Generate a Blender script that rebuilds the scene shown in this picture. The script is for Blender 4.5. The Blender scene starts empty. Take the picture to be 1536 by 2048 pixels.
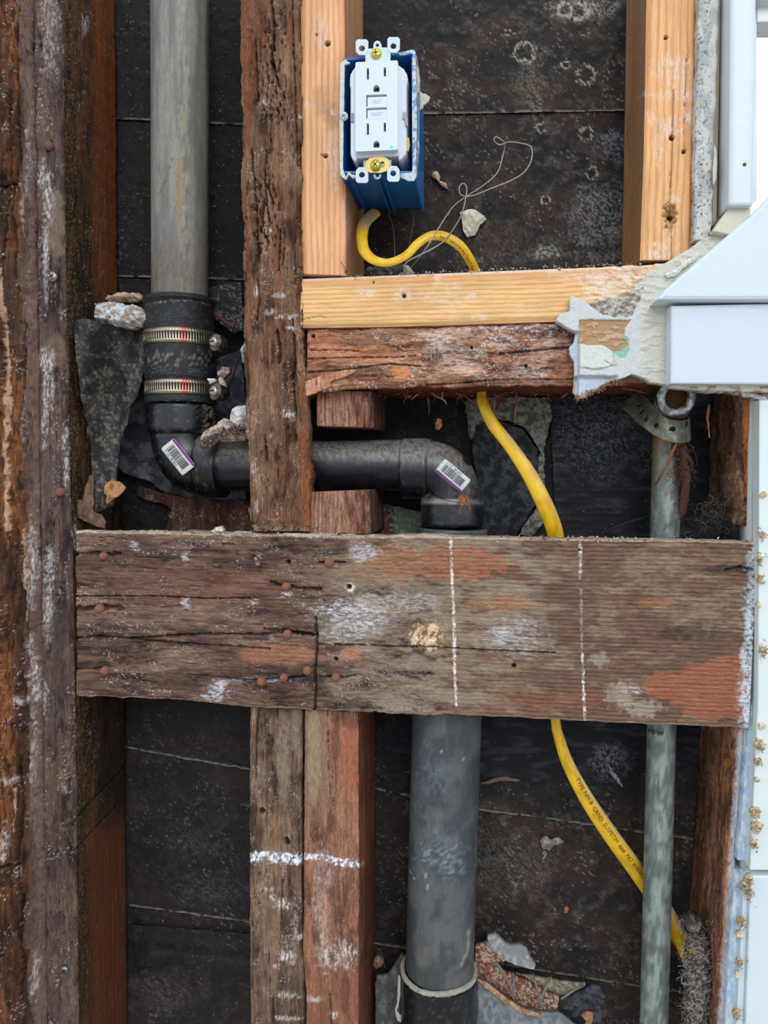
import bpy, math, random
import numpy as np
from mathutils import Vector, Matrix

# ---------------------------------------------------------------- camera, daylight, exposure
C = bpy.context.scene.collection
sc = bpy.context.scene
W_, H_, F_ = 1536.0, 2048.0, 1480.0
YAW, PITCH = math.radians(8.2), math.radians(-3.2)
CAM = np.array([0.0, -0.58, 1.2])
cd = bpy.data.cameras.new('camera'); co = bpy.data.objects.new('camera', cd); C.objects.link(co)
cd.sensor_fit = 'VERTICAL'; cd.sensor_height = 36.0; cd.sensor_width = 27.0; cd.lens = 36.0 * F_ / H_
cd.clip_start = 0.01
co.location = CAM; co.rotation_euler = (math.pi / 2 + PITCH, 0, YAW)
sc.camera = co
w = bpy.data.worlds.new('daylight'); sc.world = w; w.use_nodes = True
nt = w.node_tree; bg = nt.nodes['Background']
tc = nt.nodes.new('ShaderNodeTexCoord'); sx = nt.nodes.new('ShaderNodeSeparateXYZ')
rp = nt.nodes.new('ShaderNodeValToRGB'); nt.links.new(tc.outputs['Generated'], sx.inputs[0])
mr = nt.nodes.new('ShaderNodeMapRange'); mr.inputs[1].default_value = -1; mr.inputs[2].default_value = 1
nt.links.new(sx.outputs['Z'], mr.inputs[0]); nt.links.new(mr.outputs[0], rp.inputs[0])
rp.color_ramp.elements[0].position = 0.36; rp.color_ramp.elements[0].color = (0.30, 0.29, 0.28, 1)
rp.color_ramp.elements[1].position = 0.53; rp.color_ramp.elements[1].color = (0.84, 0.91, 0.98, 1)
nt.links.new(rp.outputs[0], bg.inputs['Color']); bg.inputs['Strength'].default_value = 1.15

def area(name, loc, target, size, energy, col):
    l = bpy.data.lights.new(name, 'AREA'); l.shape = 'RECTANGLE'; l.size = size[0]; l.size_y = size[1]
    l.energy = energy; l.color = col
    o = bpy.data.objects.new(name, l); C.objects.link(o); o.location = loc
    o.rotation_euler = (Vector(target) - Vector(loc)).to_track_quat('-Z', 'Y').to_euler()
area('window_daylight', (0.55, -2.2, 2.5), (0, 0, 1.15), (1.1, 1.3), 20, (0.93, 0.97, 1.0))
sc.view_settings.view_transform = 'Standard'; sc.view_settings.look = 'None'
sc.view_settings.exposure = 0.24; sc.view_settings.gamma = 1.0
sc.view_settings.use_curve_mapping = False

# ---------------------------------------------------------------- camera mathematics: photo pixel <-> place on a plane of the wall
R_ = np.array(co.rotation_euler.to_matrix())
def P(px, py, Y):
    px = np.asarray(px, float); py = np.asarray(py, float); Y = np.asarray(Y, float)
    dx = (px - W_ / 2) / F_; dy = -(py - H_ / 2) / F_
    d = np.stack([dx, dy, -np.ones_like(dx * dy)], -1) @ R_.T
    t = (Y - CAM[1]) / d[..., 1]
    return CAM + d * t[..., None]
def proj(p):
    q = (p - CAM) @ R_
    return W_ / 2 + F_ * q[..., 0] / -q[..., 2], H_ / 2 - F_ * q[..., 1] / -q[..., 2]
def mpp(px, py, Y):                                   # metres per photo pixel at that place
    q = (P(px, py, Y) - CAM) @ R_
    return float(-q[2] / F_)

# ---------------------------------------------------------------- noise and paint helpers
_tab = {}
def vn(x, y, seed=0):
    if seed not in _tab: _tab[seed] = np.random.RandomState(seed * 7 + 3).rand(256, 256).astype(np.float32)
    T = _tab[seed]
    xf = np.floor(x); yf = np.floor(y); fx = x - xf; fy = y - yf
    fx = fx * fx * (3 - 2 * fx); fy = fy * fy * (3 - 2 * fy)
    xi = xf.astype(np.int64) & 255; yi = yf.astype(np.int64) & 255
    x1 = (xi + 1) & 255; y1 = (yi + 1) & 255
    return (T[xi, yi] * (1 - fx) + T[x1, yi] * fx) * (1 - fy) + (T[xi, y1] * (1 - fx) + T[x1, y1] * fx) * fy
def fbm(x, y, seed=0, o=4, g=0.57):
    s = 0; a = 1; t = 0
    for i in range(o):
        s = s + a * vn(x * 2 ** i + 17.3 * i, y * 2 ** i + 9.1 * i, seed + i); t += a; a *= g
    return s / t
def sm(a, b, x):
    t = np.clip((x - a) / (b - a), 0, 1); return t * t * (3 - 2 * t)
def S(r, g, b):
    c = np.array([r, g, b], float) / 255
    return np.where(c <= 0.04045, c / 12.92, ((c + 0.055) / 1.055) ** 2.4)
def mixc(c, k, m):
    m = np.asarray(m)[..., None]
    return c * (1 - m) + np.asarray(k) * m
def const(d, k): return np.tile(np.asarray(k, float), (len(d.px), 1))
def pdist(px, py, pts):
    best = np.full(px.shape, 1e9); 
    for (x0, y0), (x1, y1) in zip(pts[:-1], pts[1:]):
        dx, dy = x1 - x0, y1 - y0; L = dx * dx + dy * dy + 1e-9
        t = np.clip(((px - x0) * dx + (py - y0) * dy) / L, 0, 1)
        best = np.minimum(best, np.hypot(px - x0 - t * dx, py - y0 - t * dy))
    return best
def line(d, pts, wd, rough=0.0, seed=5):
    q = pdist(d.px, d.py, pts)
    if rough: q = q + (fbm(d.px / 7, d.py / 7, seed, 3) - 0.5) * rough
    return sm(wd, wd * 0.4, q)
def blob(d, cx, cy, rx, ry, n=0.5, seed=9, soft=0.12, sc_=14, ang=0):
    x = d.px - cx; y = d.py - cy
    if ang: ca, sa = math.cos(ang), math.sin(ang); x, y = x * ca + y * sa, -x * sa + y * ca
    r = np.hypot(x / rx, y / ry) + (fbm(d.px / sc_, d.py / sc_, seed, 4) - 0.5) * n * 2
    return sm(1 + soft, 1 - soft, r)
def inpoly(px, py, poly):
    r = np.zeros(px.shape, bool); n = len(poly)
    for i in range(n):
        x0, y0 = poly[i]; x1, y1 = poly[(i + 1) % n]
        if y0 == y1: continue
        c = ((y0 > py) != (y1 > py)) & (px < (x1 - x0) * (py - y0) / (y1 - y0) + x0)
        r ^= c
    return r

# ---------------------------------------------------------------- materials
_mats = {}
def mat(name, rough=0.75, nk=0.35, ns=900, axis=None, stretch=10, bump=0.25, bs=None, metal=0.0, spec=0.4, coat=0.0, emit=None):
    """procedural surface: the object's own colour attribute x fine noise, with fine relief"""
    if name in _mats: return _mats[name]
    m = bpy.data.materials.new(name); m.use_nodes = True; _mats[name] = m
    t = m.node_tree; b = t.nodes['Principled BSDF']
    at = t.nodes.new('ShaderNodeAttribute'); at.attribute_name = 'Col'
    tx = t.nodes.new('ShaderNodeTexCoord'); mp = t.nodes.new('ShaderNodeMapping')
    s = [ns, ns, ns]
    if axis is not None: s['xyz'.index(axis)] = ns / stretch
    mp.inputs['Scale'].default_value = s
    t.links.new(tx.outputs['Object'], mp.inputs[0])
    nz = t.nodes.new('ShaderNodeTexNoise'); nz.inputs['Scale'].default_value = 1.0; nz.inputs['Detail'].default_value = 5; nz.inputs['Roughness'].default_value = 0.62
    t.links.new(mp.outputs[0], nz.inputs['Vector'])
    r = t.nodes.new('ShaderNodeMapRange'); r.inputs[1].default_value = 0.3; r.inputs[2].default_value = 0.7
    r.inputs[3].default_value = 1 - nk; r.inputs[4].default_value = 1 + nk
    t.links.new(nz.outputs[0], r.inputs[0])
    v = t.nodes.new('ShaderNodeVectorMath'); v.operation = 'SCALE'
    t.links.new(at.outputs['Color'], v.inputs[0]); t.links.new(r.outputs[0], v.inputs['Scale'])
    n2 = t.nodes.new('ShaderNodeTexNoise'); n2.inputs['Scale'].default_value = 2600; n2.inputs['Detail'].default_value = 2
    t.links.new(tx.outputs['Object'], n2.inputs['Vector']); r2 = t.nodes.new('ShaderNodeMapRange'); r2.inputs[1].default_value = 0.32; r2.inputs[2].default_value = 0.68
    r2.inputs[3].default_value = 1 - nk * .8; r2.inputs[4].default_value = 1 + nk * .8; t.links.new(n2.outputs[0], r2.inputs[0])
    v2 = t.nodes.new('ShaderNodeVectorMath'); v2.operation = 'SCALE'; t.links.new(v.outputs[0], v2.inputs[0]); t.links.new(r2.outputs[0], v2.inputs['Scale'])
    t.links.new(v2.outputs[0], b.inputs['Base Color'])
    b.inputs['Roughness'].default_value = rough; b.inputs['Metallic'].default_value = metal
    b.inputs['Specular IOR Level'].default_value = spec
    if coat: b.inputs['Coat Weight'].default_value = coat; b.inputs['Coat Roughness'].default_value = 0.25
    if emit: b.inputs['Emission Color'].default_value = (*emit[:3], 1); b.inputs['Emission Strength'].default_value = emit[3]
    if bump:
        bp = t.nodes.new('ShaderNodeBump'); bp.inputs['Strength'].default_value = bump; bp.inputs['Distance'].default_value = 0.0008
        t.links.new(nz.outputs[0], bp.inputs['Height']); t.links.new(bp.outputs[0], b.inputs['Normal'])
    return m
WV = lambda: mat('aged_wood_vertical', 0.8, 0.42, 1500, 'z', 9, 0.5, spec=0.25)
WH = lambda: mat('aged_wood_horizontal', 0.8, 0.42, 1500, 'x', 9, 0.5, spec=0.25)
NV = lambda: mat('new_fir_vertical', 0.6, 0.12, 1400, 'z', 14, 0.15, spec=0.3)
NH = lambda: mat('new_fir_horizontal', 0.6, 0.12, 1400, 'x', 14, 0.15, spec=0.3)
FELT = lambda: mat('tar_paper', 0.72, 0.5, 1300, None, 1, 0.7, spec=0.3)
PLAS = lambda: mat('plaster', 0.85, 0.12, 1100, None, 1, 0.4, spec=0.2)
PAINT = lambda: mat('painted_wood', 0.45, 0.02, 300, None, 1, 0.05, spec=0.4)
ABS = lambda: mat('black_plastic', 0.27, 0.3, 1600, None, 1, 0.12, spec=0.55)
ABSR = lambda: mat('dull_plastic', 0.55, 0.2, 1100, 'z', 6, 0.2, spec=0.4)
RUB = lambda: mat('rubber', 0.55, 0.4, 1500, None, 1, 0.4, spec=0.4)
STEEL = lambda: mat('steel_band', 0.3, 0.12, 1200, None, 1, 0.1, metal=0.9)
GALV = lambda: mat('galvanised_steel', 0.5, 0.18, 700, None, 1, 0.25, metal=0.35)
PLS = lambda: mat('smooth_plastic', 0.35, 0.03, 500, None, 1, 0.03, spec=0.5)
RUST = lambda: mat('rusty_iron', 0.8, 0.4, 1500, None, 1, 0.6, spec=0.3)
BRASS = lambda: mat('brass_plated', 0.35, 0.08, 900, None, 1, 0.1, metal=0.7)
VINYL = lambda: mat('cable_sheath', 0.4, 0.08, 900, None, 1, 0.1, spec=0.5)
PAPER = lambda: mat('paper', 0.8, 0.2, 1200, None, 1, 0.4, spec=0.2)

# ---------------------------------------------------------------- object builders
class D: pass
def link(me, name, m, parent=None, label=None, cat=None, group=None, kind=None, origin=None):
    o = bpy.data.objects.new(name, me); C.objects.link(o)
    if m: me.materials.append(m)
    if origin is not None: o.location = origin
    if parent is not None:
        o.parent = parent; o.location = Vector(origin) - WL[parent.name]
    WL[o.name] = Vector(origin)
    return tag(o, label, cat, group, kind)
WL = {}
def tag(o, label=None, cat=None, group=None, kind=None):
    if label: o['label'] = label
    if cat: o['category'] = cat
    if group: o['group'] = group
    if kind: o['kind'] = kind
    return o
def empty(name, loc, label, cat, group=None):
    o = bpy.data.objects.new(name, None); C.objects.link(o); o.location = Vector(loc); WL[o.name] = Vector(loc)
    o.empty_display_size = 0.02
    return tag(o, label, cat, group)
def mk(name, V, quads, col, m, tris=None, ngons=None, smooth=True, **kw):
    V = np.asarray(V, np.float32); quads = np.asarray(quads, np.int32).reshape(-1, 4)
    tris = np.asarray(tris if tris is not None else [], np.int32).reshape(-1, 3); ngons = ngons or []
    org = np.array([V[:, 0].mean(), V[:, 1].mean(), V[:, 2].min()])
    me = bpy.data.meshes.new(name)
    me.vertices.add(len(V)); me.vertices.foreach_set('co', (V - org).astype(np.float32).ravel())
    loops = np.concatenate([quads.ravel(), tris.ravel()] + [np.asarray(n, np.int32) for n in ngons])
    tot = np.concatenate([np.full(len(quads), 4), np.full(len(tris), 3), np.array([len(n) for n in ngons], int)]).astype(np.int32)
    st = np.concatenate([[0], np.cumsum(tot)[:-1]]).astype(np.int32)
    me.loops.add(len(loops)); me.loops.foreach_set('vertex_index', loops.astype(np.int32))
    me.polygons.add(len(tot)); me.polygons.foreach_set('loop_start', st)
    sf = np.full(len(tot), smooth); 
    if len(ngons): sf[-len(ngons):] = False
    me.polygons.foreach_set('use_smooth', sf)
    me.update(calc_edges=True)
    a = me.attributes.new('Col', 'FLOAT_COLOR', 'POINT')
    col = np.asarray(col, float)
    if col.ndim == 1: col = np.tile(col, (len(V), 1))
    a.data.foreach_set('color', np.concatenate([np.clip(col, 0, 1.0), np.ones((len(V), 1))], 1).astype(np.float32).ravel())
    return link(me, name, m, origin=Vector([float(q) for q in org]), **kw)

def rs(pts, n):                                       # resample a polyline
    pts = np.array(pts, float); L = np.r_[0, np.cumsum(np.linalg.norm(np.diff(pts, axis=0), axis=1))]
    t = np.linspace(0, L[-1], n)
    return np.stack([np.interp(t, L, pts[:, k]) for k in range(pts.shape[1])], 1)
def smooth_path(pts, n):                              # Catmull-Rom through points (px, py, Y, ...)
    p = np.array(pts, float); m = len(p); out = []
    pp = np.vstack([2 * p[0] - p[1], p, 2 * p[-1] - p[-2]])
    for t in np.linspace(0, m - 1 - 1e-6, n):
        i = int(t); f = t - i; a, b, c, e = pp[i:i + 4]
        out.append(0.5 * (2 * b + (c - a) * f + (2 * a - 5 * b + 4 * c - e) * f * f + (3 * b - a - 3 * c + e) * f ** 3))
    return np.array(out)

def board(name, A, B, Y, depth, f, m, pitch=2.0, nA=3, nB=3, rough=0.0, rnd=0.0012, seed=1, **kw):
    """A, B: the two long edges of the front face in photo pixels on plane Y; the board goes `depth` into the wall"""
    A = np.array(A, float); B = np.array(B, float)
    LA = np.linalg.norm(np.diff(A, axis=0), axis=1).sum(); WA = np.linalg.norm(A[0] - B[0])
    n = max(2, int(LA / pitch)) + 1; k = max(2, int(WA / pitch)) + 1
    a = rs(A, n); b = rs(B, n)
    pa = P(a[:, 0], a[:, 1], Y); pb = P(b[:, 0], b[:, 1], Y)
    L = np.linalg.norm(pa[-1] - pa[0]); u1 = np.linspace(0, L, n) * 1000
    cr = (pb - pa); cw = np.linalg.norm(cr, axis=1, keepdims=True); cr = cr / cw
    ra = (fbm(u1 / 9, u1 * 0 + 3.3, seed + 31, 4) - 0.5) * 2 * rough
    rb = (fbm(u1 / 9, u1 * 0 + 8.3, seed + 41, 4) - 0.5) * 2 * rough
    pa = pa - cr * ra[:, None]; pb = pb + cr * rb[:, None]
    cols = []; vv = []; sd = []; frac = []
    for j in range(nA): s = (1 - j / nA) ** 1.7; cols.append(pa + np.array([0, depth * s, 0])); vv.append(-depth * s * 1000); sd.append(1); frac.append(0)
    wm = float(cw.mean()) * 1000
    for j in range(k): s = j / (k - 1); cols.append(pa * (1 - s) + pb * s); vv.append(wm * s); sd.append(0); frac.append(s)
    for j in range(1, nB + 1): s = (j / nB) ** 1.7; cols.append(pb + np.array([0, depth * s, 0])); vv.append(wm + depth * s * 1000); sd.append(-1); frac.append(1)
    G = np.stack(cols, 1); nc = G.shape[1]
    d = D(); flat = G.reshape(-1, 3); d.px, d.py = proj(flat)
    d.u = np.repeat(u1, nc); d.v = np.tile(np.array(vv), n); d.side = np.tile(np.array(sd), n); d.s = np.tile(np.array(frac), n)
    d.n = len(flat); d.wm = wm; d.y = flat[:, 1]; d.L = L * 1000
    col, h = f(d)
    ed = np.minimum(d.v, wm - d.v)
    h = h - np.where(d.side == 0, rnd * sm(rnd * 1000 * 1.6, 0, ed), 0)
    CR = np.repeat(cr, nc, axis=0)
    flat = flat + np.where(d.side == 0, 1, 0)[:, None] * np.array([0, -1, 0]) * h[:, None] + (np.where(d.side == 1, -1, 0) + np.where(d.side == -1, 1, 0))[:, None] * CR * h[:, None]
    idx = np.arange(n * nc).reshape(n, nc)
    q = np.stack([idx[:-1, :-1], idx[:-1, 1:], idx[1:, 1:], idx[1:, :-1]], -1).reshape(-1, 4)
    bk = np.stack([idx[:-1, -1], idx[:-1, 0], idx[1:, 0], idx[1:, -1]], -1)
    q = np.vstack([q, bk]); c0 = idx[0][::-1]; c1 = idx[-1]
    j = nA + k // 2; nrm = np.cross(flat[idx[0, j + 1]] - flat[idx[0, j]], flat[idx[1, j]] - flat[idx[0, j]])
    if nrm[1] > 0: q = q[:, ::-1]; c0 = c0[::-1]; c1 = c1[::-1]
    return mk(name, flat, q, col, m, ngons=[list(c0), list(c1)], **kw)

def relief(name, poly, Yf, thick, f, m, pitch=2.0, rag=0.0, seed=1, holes=(), back=True, **kw):
    """a sheet or chip with the outline `poly` (photo pixels), standing at depth Yf(px,py), with thickness"""
    poly = np.array(poly, float)
    if rag:
        n = int(np.linalg.norm(np.diff(np.vstack([poly, poly[:1]]), axis=0), axis=1).sum() / max(pitch, 1.5))
        poly = rs(np.vstack([poly, poly[:1]]), max(n, 8))[:-1]; t = np.arange(len(poly))
        poly = poly + np.stack([fbm(t / 6.0, t * 0 + 2.2, seed + 51, 4) - 0.5, fbm(t / 6.0, t * 0 + 7.7, seed + 61, 4) - 0.5], 1) * 2 * rag
    x0, y0 = poly.min(0) - pitch; x1, y1 = poly.max(0) + pitch
    nx = int((x1 - x0) / pitch) + 2; ny = int((y1 - y0) / pitch) + 2
    gx, gy = np.meshgrid(x0 + np.arange(nx) * pitch, y0 + np.arange(ny) * pitch)
    cx = (gx[:-1, :-1] + pitch / 2); cy = (gy[:-1, :-1] + pitch / 2)
    keep = inpoly(cx, cy, poly)
    for hp in holes: keep &= ~inpoly(cx, cy, hp)
    idx = np.arange(nx * ny).reshape(ny, nx)
    q = np.stack([idx[:-1, :-1], idx[1:, :-1], idx[1:, 1:], idx[:-1, 1:]], -1)[keep]   # anti-clockwise seen from the camera
    cnt = np.bincount(q.ravel(), minlength=nx * ny); bd = (cnt > 0) & (cnt < 4)
    fx = gx.ravel().copy(); fy = gy.ravel().copy()
    bi = np.where(bd)[0]
    outs = [poly] + [np.array(h_, float) for h_ in holes]
    bx = fx[bi].copy(); by = fy[bi].copy(); best = np.full(len(bi), 1e9); tx = bx.copy(); ty = by.copy()
    for o_ in outs:
        for i in range(len(o_)):
            a = o_[i]; b = o_[(i + 1) % len(o_)]; dd = b - a; L = (dd ** 2).sum() + 1e-9
            t = np.clip(((bx - a[0]) * dd[0] + (by - a[1]) * dd[1]) / L, 0, 1)
            ex = a[0] + t * dd[0]; ey = a[1] + t * dd[1]; ds = np.hypot(bx - ex, by - ey)
            g = ds < best; best[g] = ds[g]; tx[g] = ex[g]; ty[g] = ey[g]
    g = best < pitch * 1.3; fx[bi[g]] = tx[g]; fy[bi[g]] = ty[g]
    used = np.where(cnt > 0)[0]; rm = -np.ones(nx * ny, int); rm[used] = np.arange(len(used)); q = rm[q]
    px = fx[used]; py = fy[used]
    d = D(); d.px, d.py = px, py; d.n = len(px); d.side = np.zeros(len(px), int)
    Y = Yf(px, py) if callable(Yf) else np.full(len(px), float(Yf))
    p0 = P(px, py, Y); d.u = (p0[:, 2] - 1.2) * 1000; d.v = p0[:, 0] * 1000; d.edge = pdist_closed(px, py, poly) if d.n < 60000 else None
    col, h = f(d)
    front = p0 - np.array([0, 1, 0]) * np.asarray(h)[:, None] * np.ones((len(px), 1)); N = len(px)
    if not back: return mk(name, front, q, col, m, **kw)
    th = thick(d) if callable(thick) else thick
    rear = p0 + np.array([0, 1, 0]) * np.asarray(th * np.ones(len(px)))[:, None]
    rear[:, 1] = np.maximum(rear[:, 1], front[:, 1] + 1e-4)
    V = np.vstack([front, rear])
    e = np.stack([q, np.roll(q, -1, 1)], -1).reshape(-1, 2); key = np.sort(e, 1)
    kk = key[:, 0].astype(np.int64) * N + key[:, 1]; un, inv, c_ = np.unique(kk, return_inverse=True, return_counts=True)
    be = e[c_[inv] == 1]
    sideq = np.stack([be[:, 1], be[:, 0], be[:, 0] + N, be[:, 1] + N], -1)
    if th is not None and kw.get('_flatside'): pass
    allq = np.vstack([q, q[:, ::-1] + N, sideq])
    return mk(name, V, allq, np.vstack([col, col]), m, **kw)
def pdist_closed(px, py, poly):
    n = max(1, len(poly) // 120); pts = [tuple(p) for p in poly[::n]]; return pdist(px, py, pts + [pts[0]])

def sweep(name, path, rad, f, m, seg=40, cap=True, flat=None, up=None, seed=1, **kw):
    """tube along world points `path` (n,3) with radius rad (n,) ; flat = thickness ratio towards the camera"""
    path = np.asarray(path, float); n = len(path); rad = np.asarray(rad, float) * np.ones(n)
    T = np.gradient(path, axis=0); bad = np.linalg.norm(T, axis=1) < 1e-9; T[bad] = [0, 0, 1]
    T /= np.linalg.norm(T, axis=1, keepdims=True)
    if up is None: up = np.array([0, -1.0, 0])
    ups = np.empty_like(T); prev = np.array(up, float)
    for i in range(n):
        if flat is not None: prev = np.array(up, float)
        v = prev - T[i] * (prev @ T[i]); l = np.linalg.norm(v)
        if l < 1e-4: v = np.array([1.0, 0, 0]) - T[i] * T[i][0]; l = np.linalg.norm(v)
        v /= l; ups[i] = v; prev = v
    sidev = np.cross(T, ups)
    ang = np.linspace(0, 2 * np.pi, seg, endpoint=False)
    fl = 1.0 if flat is None else np.asarray(flat) * np.ones(n)
    fl = np.asarray(fl * np.ones(n))
    V = path[:, None] + rad[:, None, None] * (np.sin(ang)[None, :, None] * sidev[:, None] + fl[:, None, None] * np.cos(ang)[None, :, None] * ups[:, None])
    nrm = (np.sin(ang)[None, :, None] * sidev[:, None] + np.cos(ang)[None, :, None] * ups[:, None])
    flatv = V.reshape(-1, 3); d = D(); d.px, d.py = proj(flatv); d.n = len(flatv); d.nrm = nrm.reshape(-1, 3)
    arc = np.r_[0, np.cumsum(np.linalg.norm(np.diff(path, axis=0), axis=1))] * 1000
    d.u = np.repeat(arc, seg); d.ang = np.tile(ang, n); d.v = d.ang * float(rad.mean()) * 1000; d.side = np.zeros(d.n, int)
    col, h = f(d); flatv = flatv + d.nrm * (np.asarray(h) * np.ones(d.n))[:, None]
    idx = np.arange(n * seg).reshape(n, seg); nx_ = np.roll(idx, -1, 1)
    q = np.stack([idx[:-1], nx_[:-1], nx_[1:], idx[1:]], -1).reshape(-1, 4)
    ng = [list(idx[0][::-1]), list(idx[-1])] if cap else []
    # orientation: outward
    a, b, c = flatv[q[0, 0]], flatv[q[0, 1]], flatv[q[0, 3]]
    if np.cross(b - a, c - a) @ d.nrm[q[0, 0]] < 0: q = q[:, ::-1]; ng = [g[::-1] for g in ng]
    return mk(name, flatv, q, col, m, ngons=ng, **kw)
def Pp(pts, n):                                       # smooth photo-pixel path with depths -> world path
    s = smooth_path(pts, n); return P(s[:, 0], s[:, 1], s[:, 2])
def flatcol(k, h=0.0): return lambda d: (const(d, k), np.full(d.n, h))
def wire(name, pts, wpx, k, m, n=40, seg=8, **kw):    # thin wire; wpx = width in photo pixels
    p = Pp(pts, n); r = 0.5 * wpx * mpp(pts[0][0], pts[0][1], pts[0][2])
    return sweep(name, p, r, flatcol(k), m, seg=seg, **kw)
def solid(name, poly, Y, depth, k, m, bev=0.0, **kw): # prism: polygon in photo pixels on plane Y, pushed into the wall, bevelled
    poly = np.array(poly, float); ar = 0.5 * np.sum(poly[:, 0] * np.roll(poly[:, 1], -1) - np.roll(poly[:, 0], -1) * poly[:, 1])
    if ar > 0: poly = poly[::-1]                        # anti-clockwise as seen from the camera
    p0 = P(poly[:, 0], poly[:, 1], Y); n = len(poly); rings = []
    if bev:
        cen = p0.mean(0); nr = []
        for i in range(n):
            a = p0[i - 1]; b = p0[i]; c = p0[(i + 1) % n]
            e1 = (b - a) / np.linalg.norm(b - a); e2 = (c - b) / np.linalg.norm(c - b)
            n1 = np.array([-e1[2], 0, e1[0]]); n2 = np.array([-e2[2], 0, e2[0]]); v = n1 + n2; v /= (1 + n1 @ n2 + 1e-6)
            nr.append(v * 1.0)
        nr = np.array(nr)
        for t in (0, 0.5, 1): rings.append(p0 + nr * bev * (1 - math.sin(t * math.pi / 2)) + np.array([0, 1, 0]) * bev * (1 - math.cos(t * math.pi / 2)))
    else: rings.append(p0)
    rings.append(p0 + np.array([0, depth, 0])); V = np.vstack(rings); q = []
    for r in range(len(rings) - 1):
        for i in range(n): j = (i + 1) % n; q.append((r * n + j, r * n + i, (r + 1) * n + i, (r + 1) * n + j))
    last = (len(rings) - 1) * n
    return mk(name, V, q, k, m, ngons=[list(range(n)), [last + i for i in range(n)][::-1]], smooth=False, **kw)
def circ(cx, cy, r, n=20, ry=None, a0=0): ry = ry or r; return [(cx + r * math.cos(a0 + 2 * math.pi * i / n), cy + ry * math.sin(a0 + 2 * math.pi * i / n)) for i in range(n)]
def plate(name, outline, holes, Y, thick, k, m, **kw): # flat sheet-metal piece with real holes
    cu = bpy.data.curves.new(name, 'CURVE'); cu.dimensions = '2D'; cu.fill_mode = 'BOTH'
    for pl in [outline] + list(holes):
        pl = np.array(pl, float); w3 = P(pl[:, 0], pl[:, 1], Y); sp = cu.splines.new('POLY'); sp.points.add(len(pl) - 1); sp.use_cyclic_u = True
        for i, q in enumerate(w3): sp.points[i].co = (q[0], q[2], 0, 1)
    cu.extrude = thick / 2; to = bpy.data.objects.new('tmp', cu); C.objects.link(to)
    dg = bpy.context.evaluated_depsgraph_get(); me = bpy.data.meshes.new_from_object(to.evaluated_get(dg))
    n = len(me.vertices); v = np.empty(n * 3, np.float32); me.vertices.foreach_get('co', v); v = v.reshape(-1, 3)
    V = np.stack([v[:, 0], Y - v[:, 2], v[:, 1]], 1); fs = [list(p.vertices) for p in me.polygons]
    bpy.data.objects.remove(to); bpy.data.curves.remove(cu); bpy.data.meshes.remove(me)
    return mk(name, V, [f_ for f_ in fs if len(f_) == 4], k, m, tris=[f_ for f_ in fs if len(f_) == 3], ngons=[f_ for f_ in fs if len(f_) > 4], smooth=False, **kw)
def text_on(name, s, size, place, k, m, **kw):        # lettering: place(x, y) -> world points
    cu = bpy.data.curves.new(name, 'FONT'); cu.body = s; cu.size = size; cu.resolution_u = 2; to = bpy.data.objects.new('tmp', cu); C.objects.link(to)
    dg = bpy.context.evaluated_depsgraph_get(); me = bpy.data.meshes.new_from_object(to.evaluated_get(dg))
    n = len(me.vertices); v = np.empty(n * 3, np.float32); me.vertices.foreach_get('co', v); v = v.reshape(-1, 3)
    fs = [list(p.vertices) for p in me.polygons]; V = place(v[:, 0], v[:, 1])
    bpy.data.objects.remove(to); bpy.data.curves.remove(cu); bpy.data.meshes.remove(me)
    return mk(name, V, [f_ for f_ in fs if len(f_) == 4], k, m, tris=[f_ for f_ in fs if len(f_) == 3], ngons=[f_ for f_ in fs if len(f_) > 4], smooth=False, **kw)
def chunk(name, poly, Y, thick, k, k2, m, seed=1, pitch=2.0, lump=0.004, rag=2.0, **kw):   # broken lump: bulging relief with ragged outline
    def f(d):
        n = fbm(d.px / 9, d.py / 9, seed, 4); n2 = fbm(d.px / 3, d.py / 3, seed + 7, 3)
        e = d.edge if d.edge is not None else np.full(d.n, 10.0)
        h = thick * sm(0, 10, e) * 0.6 + lump * (n - 0.4) + 0.0012 * (n2 - 0.5)
        c = mixc(const(d, k), k2, sm(0.42, 0.62, n)); return c * (0.75 + 0.5 * n2)[:, None], h
    return relief(name, poly, Y, thick, f, m, pitch, rag=rag, seed=seed, **kw)
def strands(name, roots, n, length, wpx, k, m, seed=1, Yr=(0.02, 0.06), curl=1.0, gravity=0.0, **kw):   # tuft of loose fibres (nobody could count them)
    rng = random.Random(seed); V = []; Q = []; cols = []; ct = 0
    for i in range(n):
        x, y = roots(rng); Y = rng.uniform(*Yr); a = rng.uniform(0, 2 * math.pi); L = length * rng.uniform(0.4, 1.2); da = rng.uniform(-1, 1) * curl
        st = 5; pts = [P(x, y, Y)]; 
        for s in range(st):
            x += math.cos(a) * L / st; y += math.sin(a) * L / st + gravity * L / st; a += da / st * 2; Y += rng.uniform(-1, 1) * 0.002
            pts.append(P(x, y, Y))
        pts = np.array(pts); r = 0.5 * wpx * 0.00042 * rng.uniform(0.6, 1.3); kk = np.asarray(k[rng.randrange(len(k))]) 
        T = np.gradient(pts, axis=0); sd = np.cross(T, [0, -1, 0]); sd /= (np.linalg.norm(sd, axis=1, keepdims=True) + 1e-9)
        tri = [pts + sd * r, pts - sd * r, pts + np.array([0, -1, 0]) * r]
        V.append(np.stack(tri, 1).reshape(-1, 3)); cols.append(np.tile(kk, ((st + 1) * 3, 1)))
        for s in range(st):
            for j in range(3): Q.append((ct + s * 3 + j, ct + s * 3 + (j + 1) % 3, ct + s * 3 + 3 + (j + 1) % 3, ct + s * 3 + 3 + j))
        ct += (st + 1) * 3
    return mk(name, np.vstack(V), Q, np.vstack(cols), m, kind='stuff', **kw)

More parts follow.
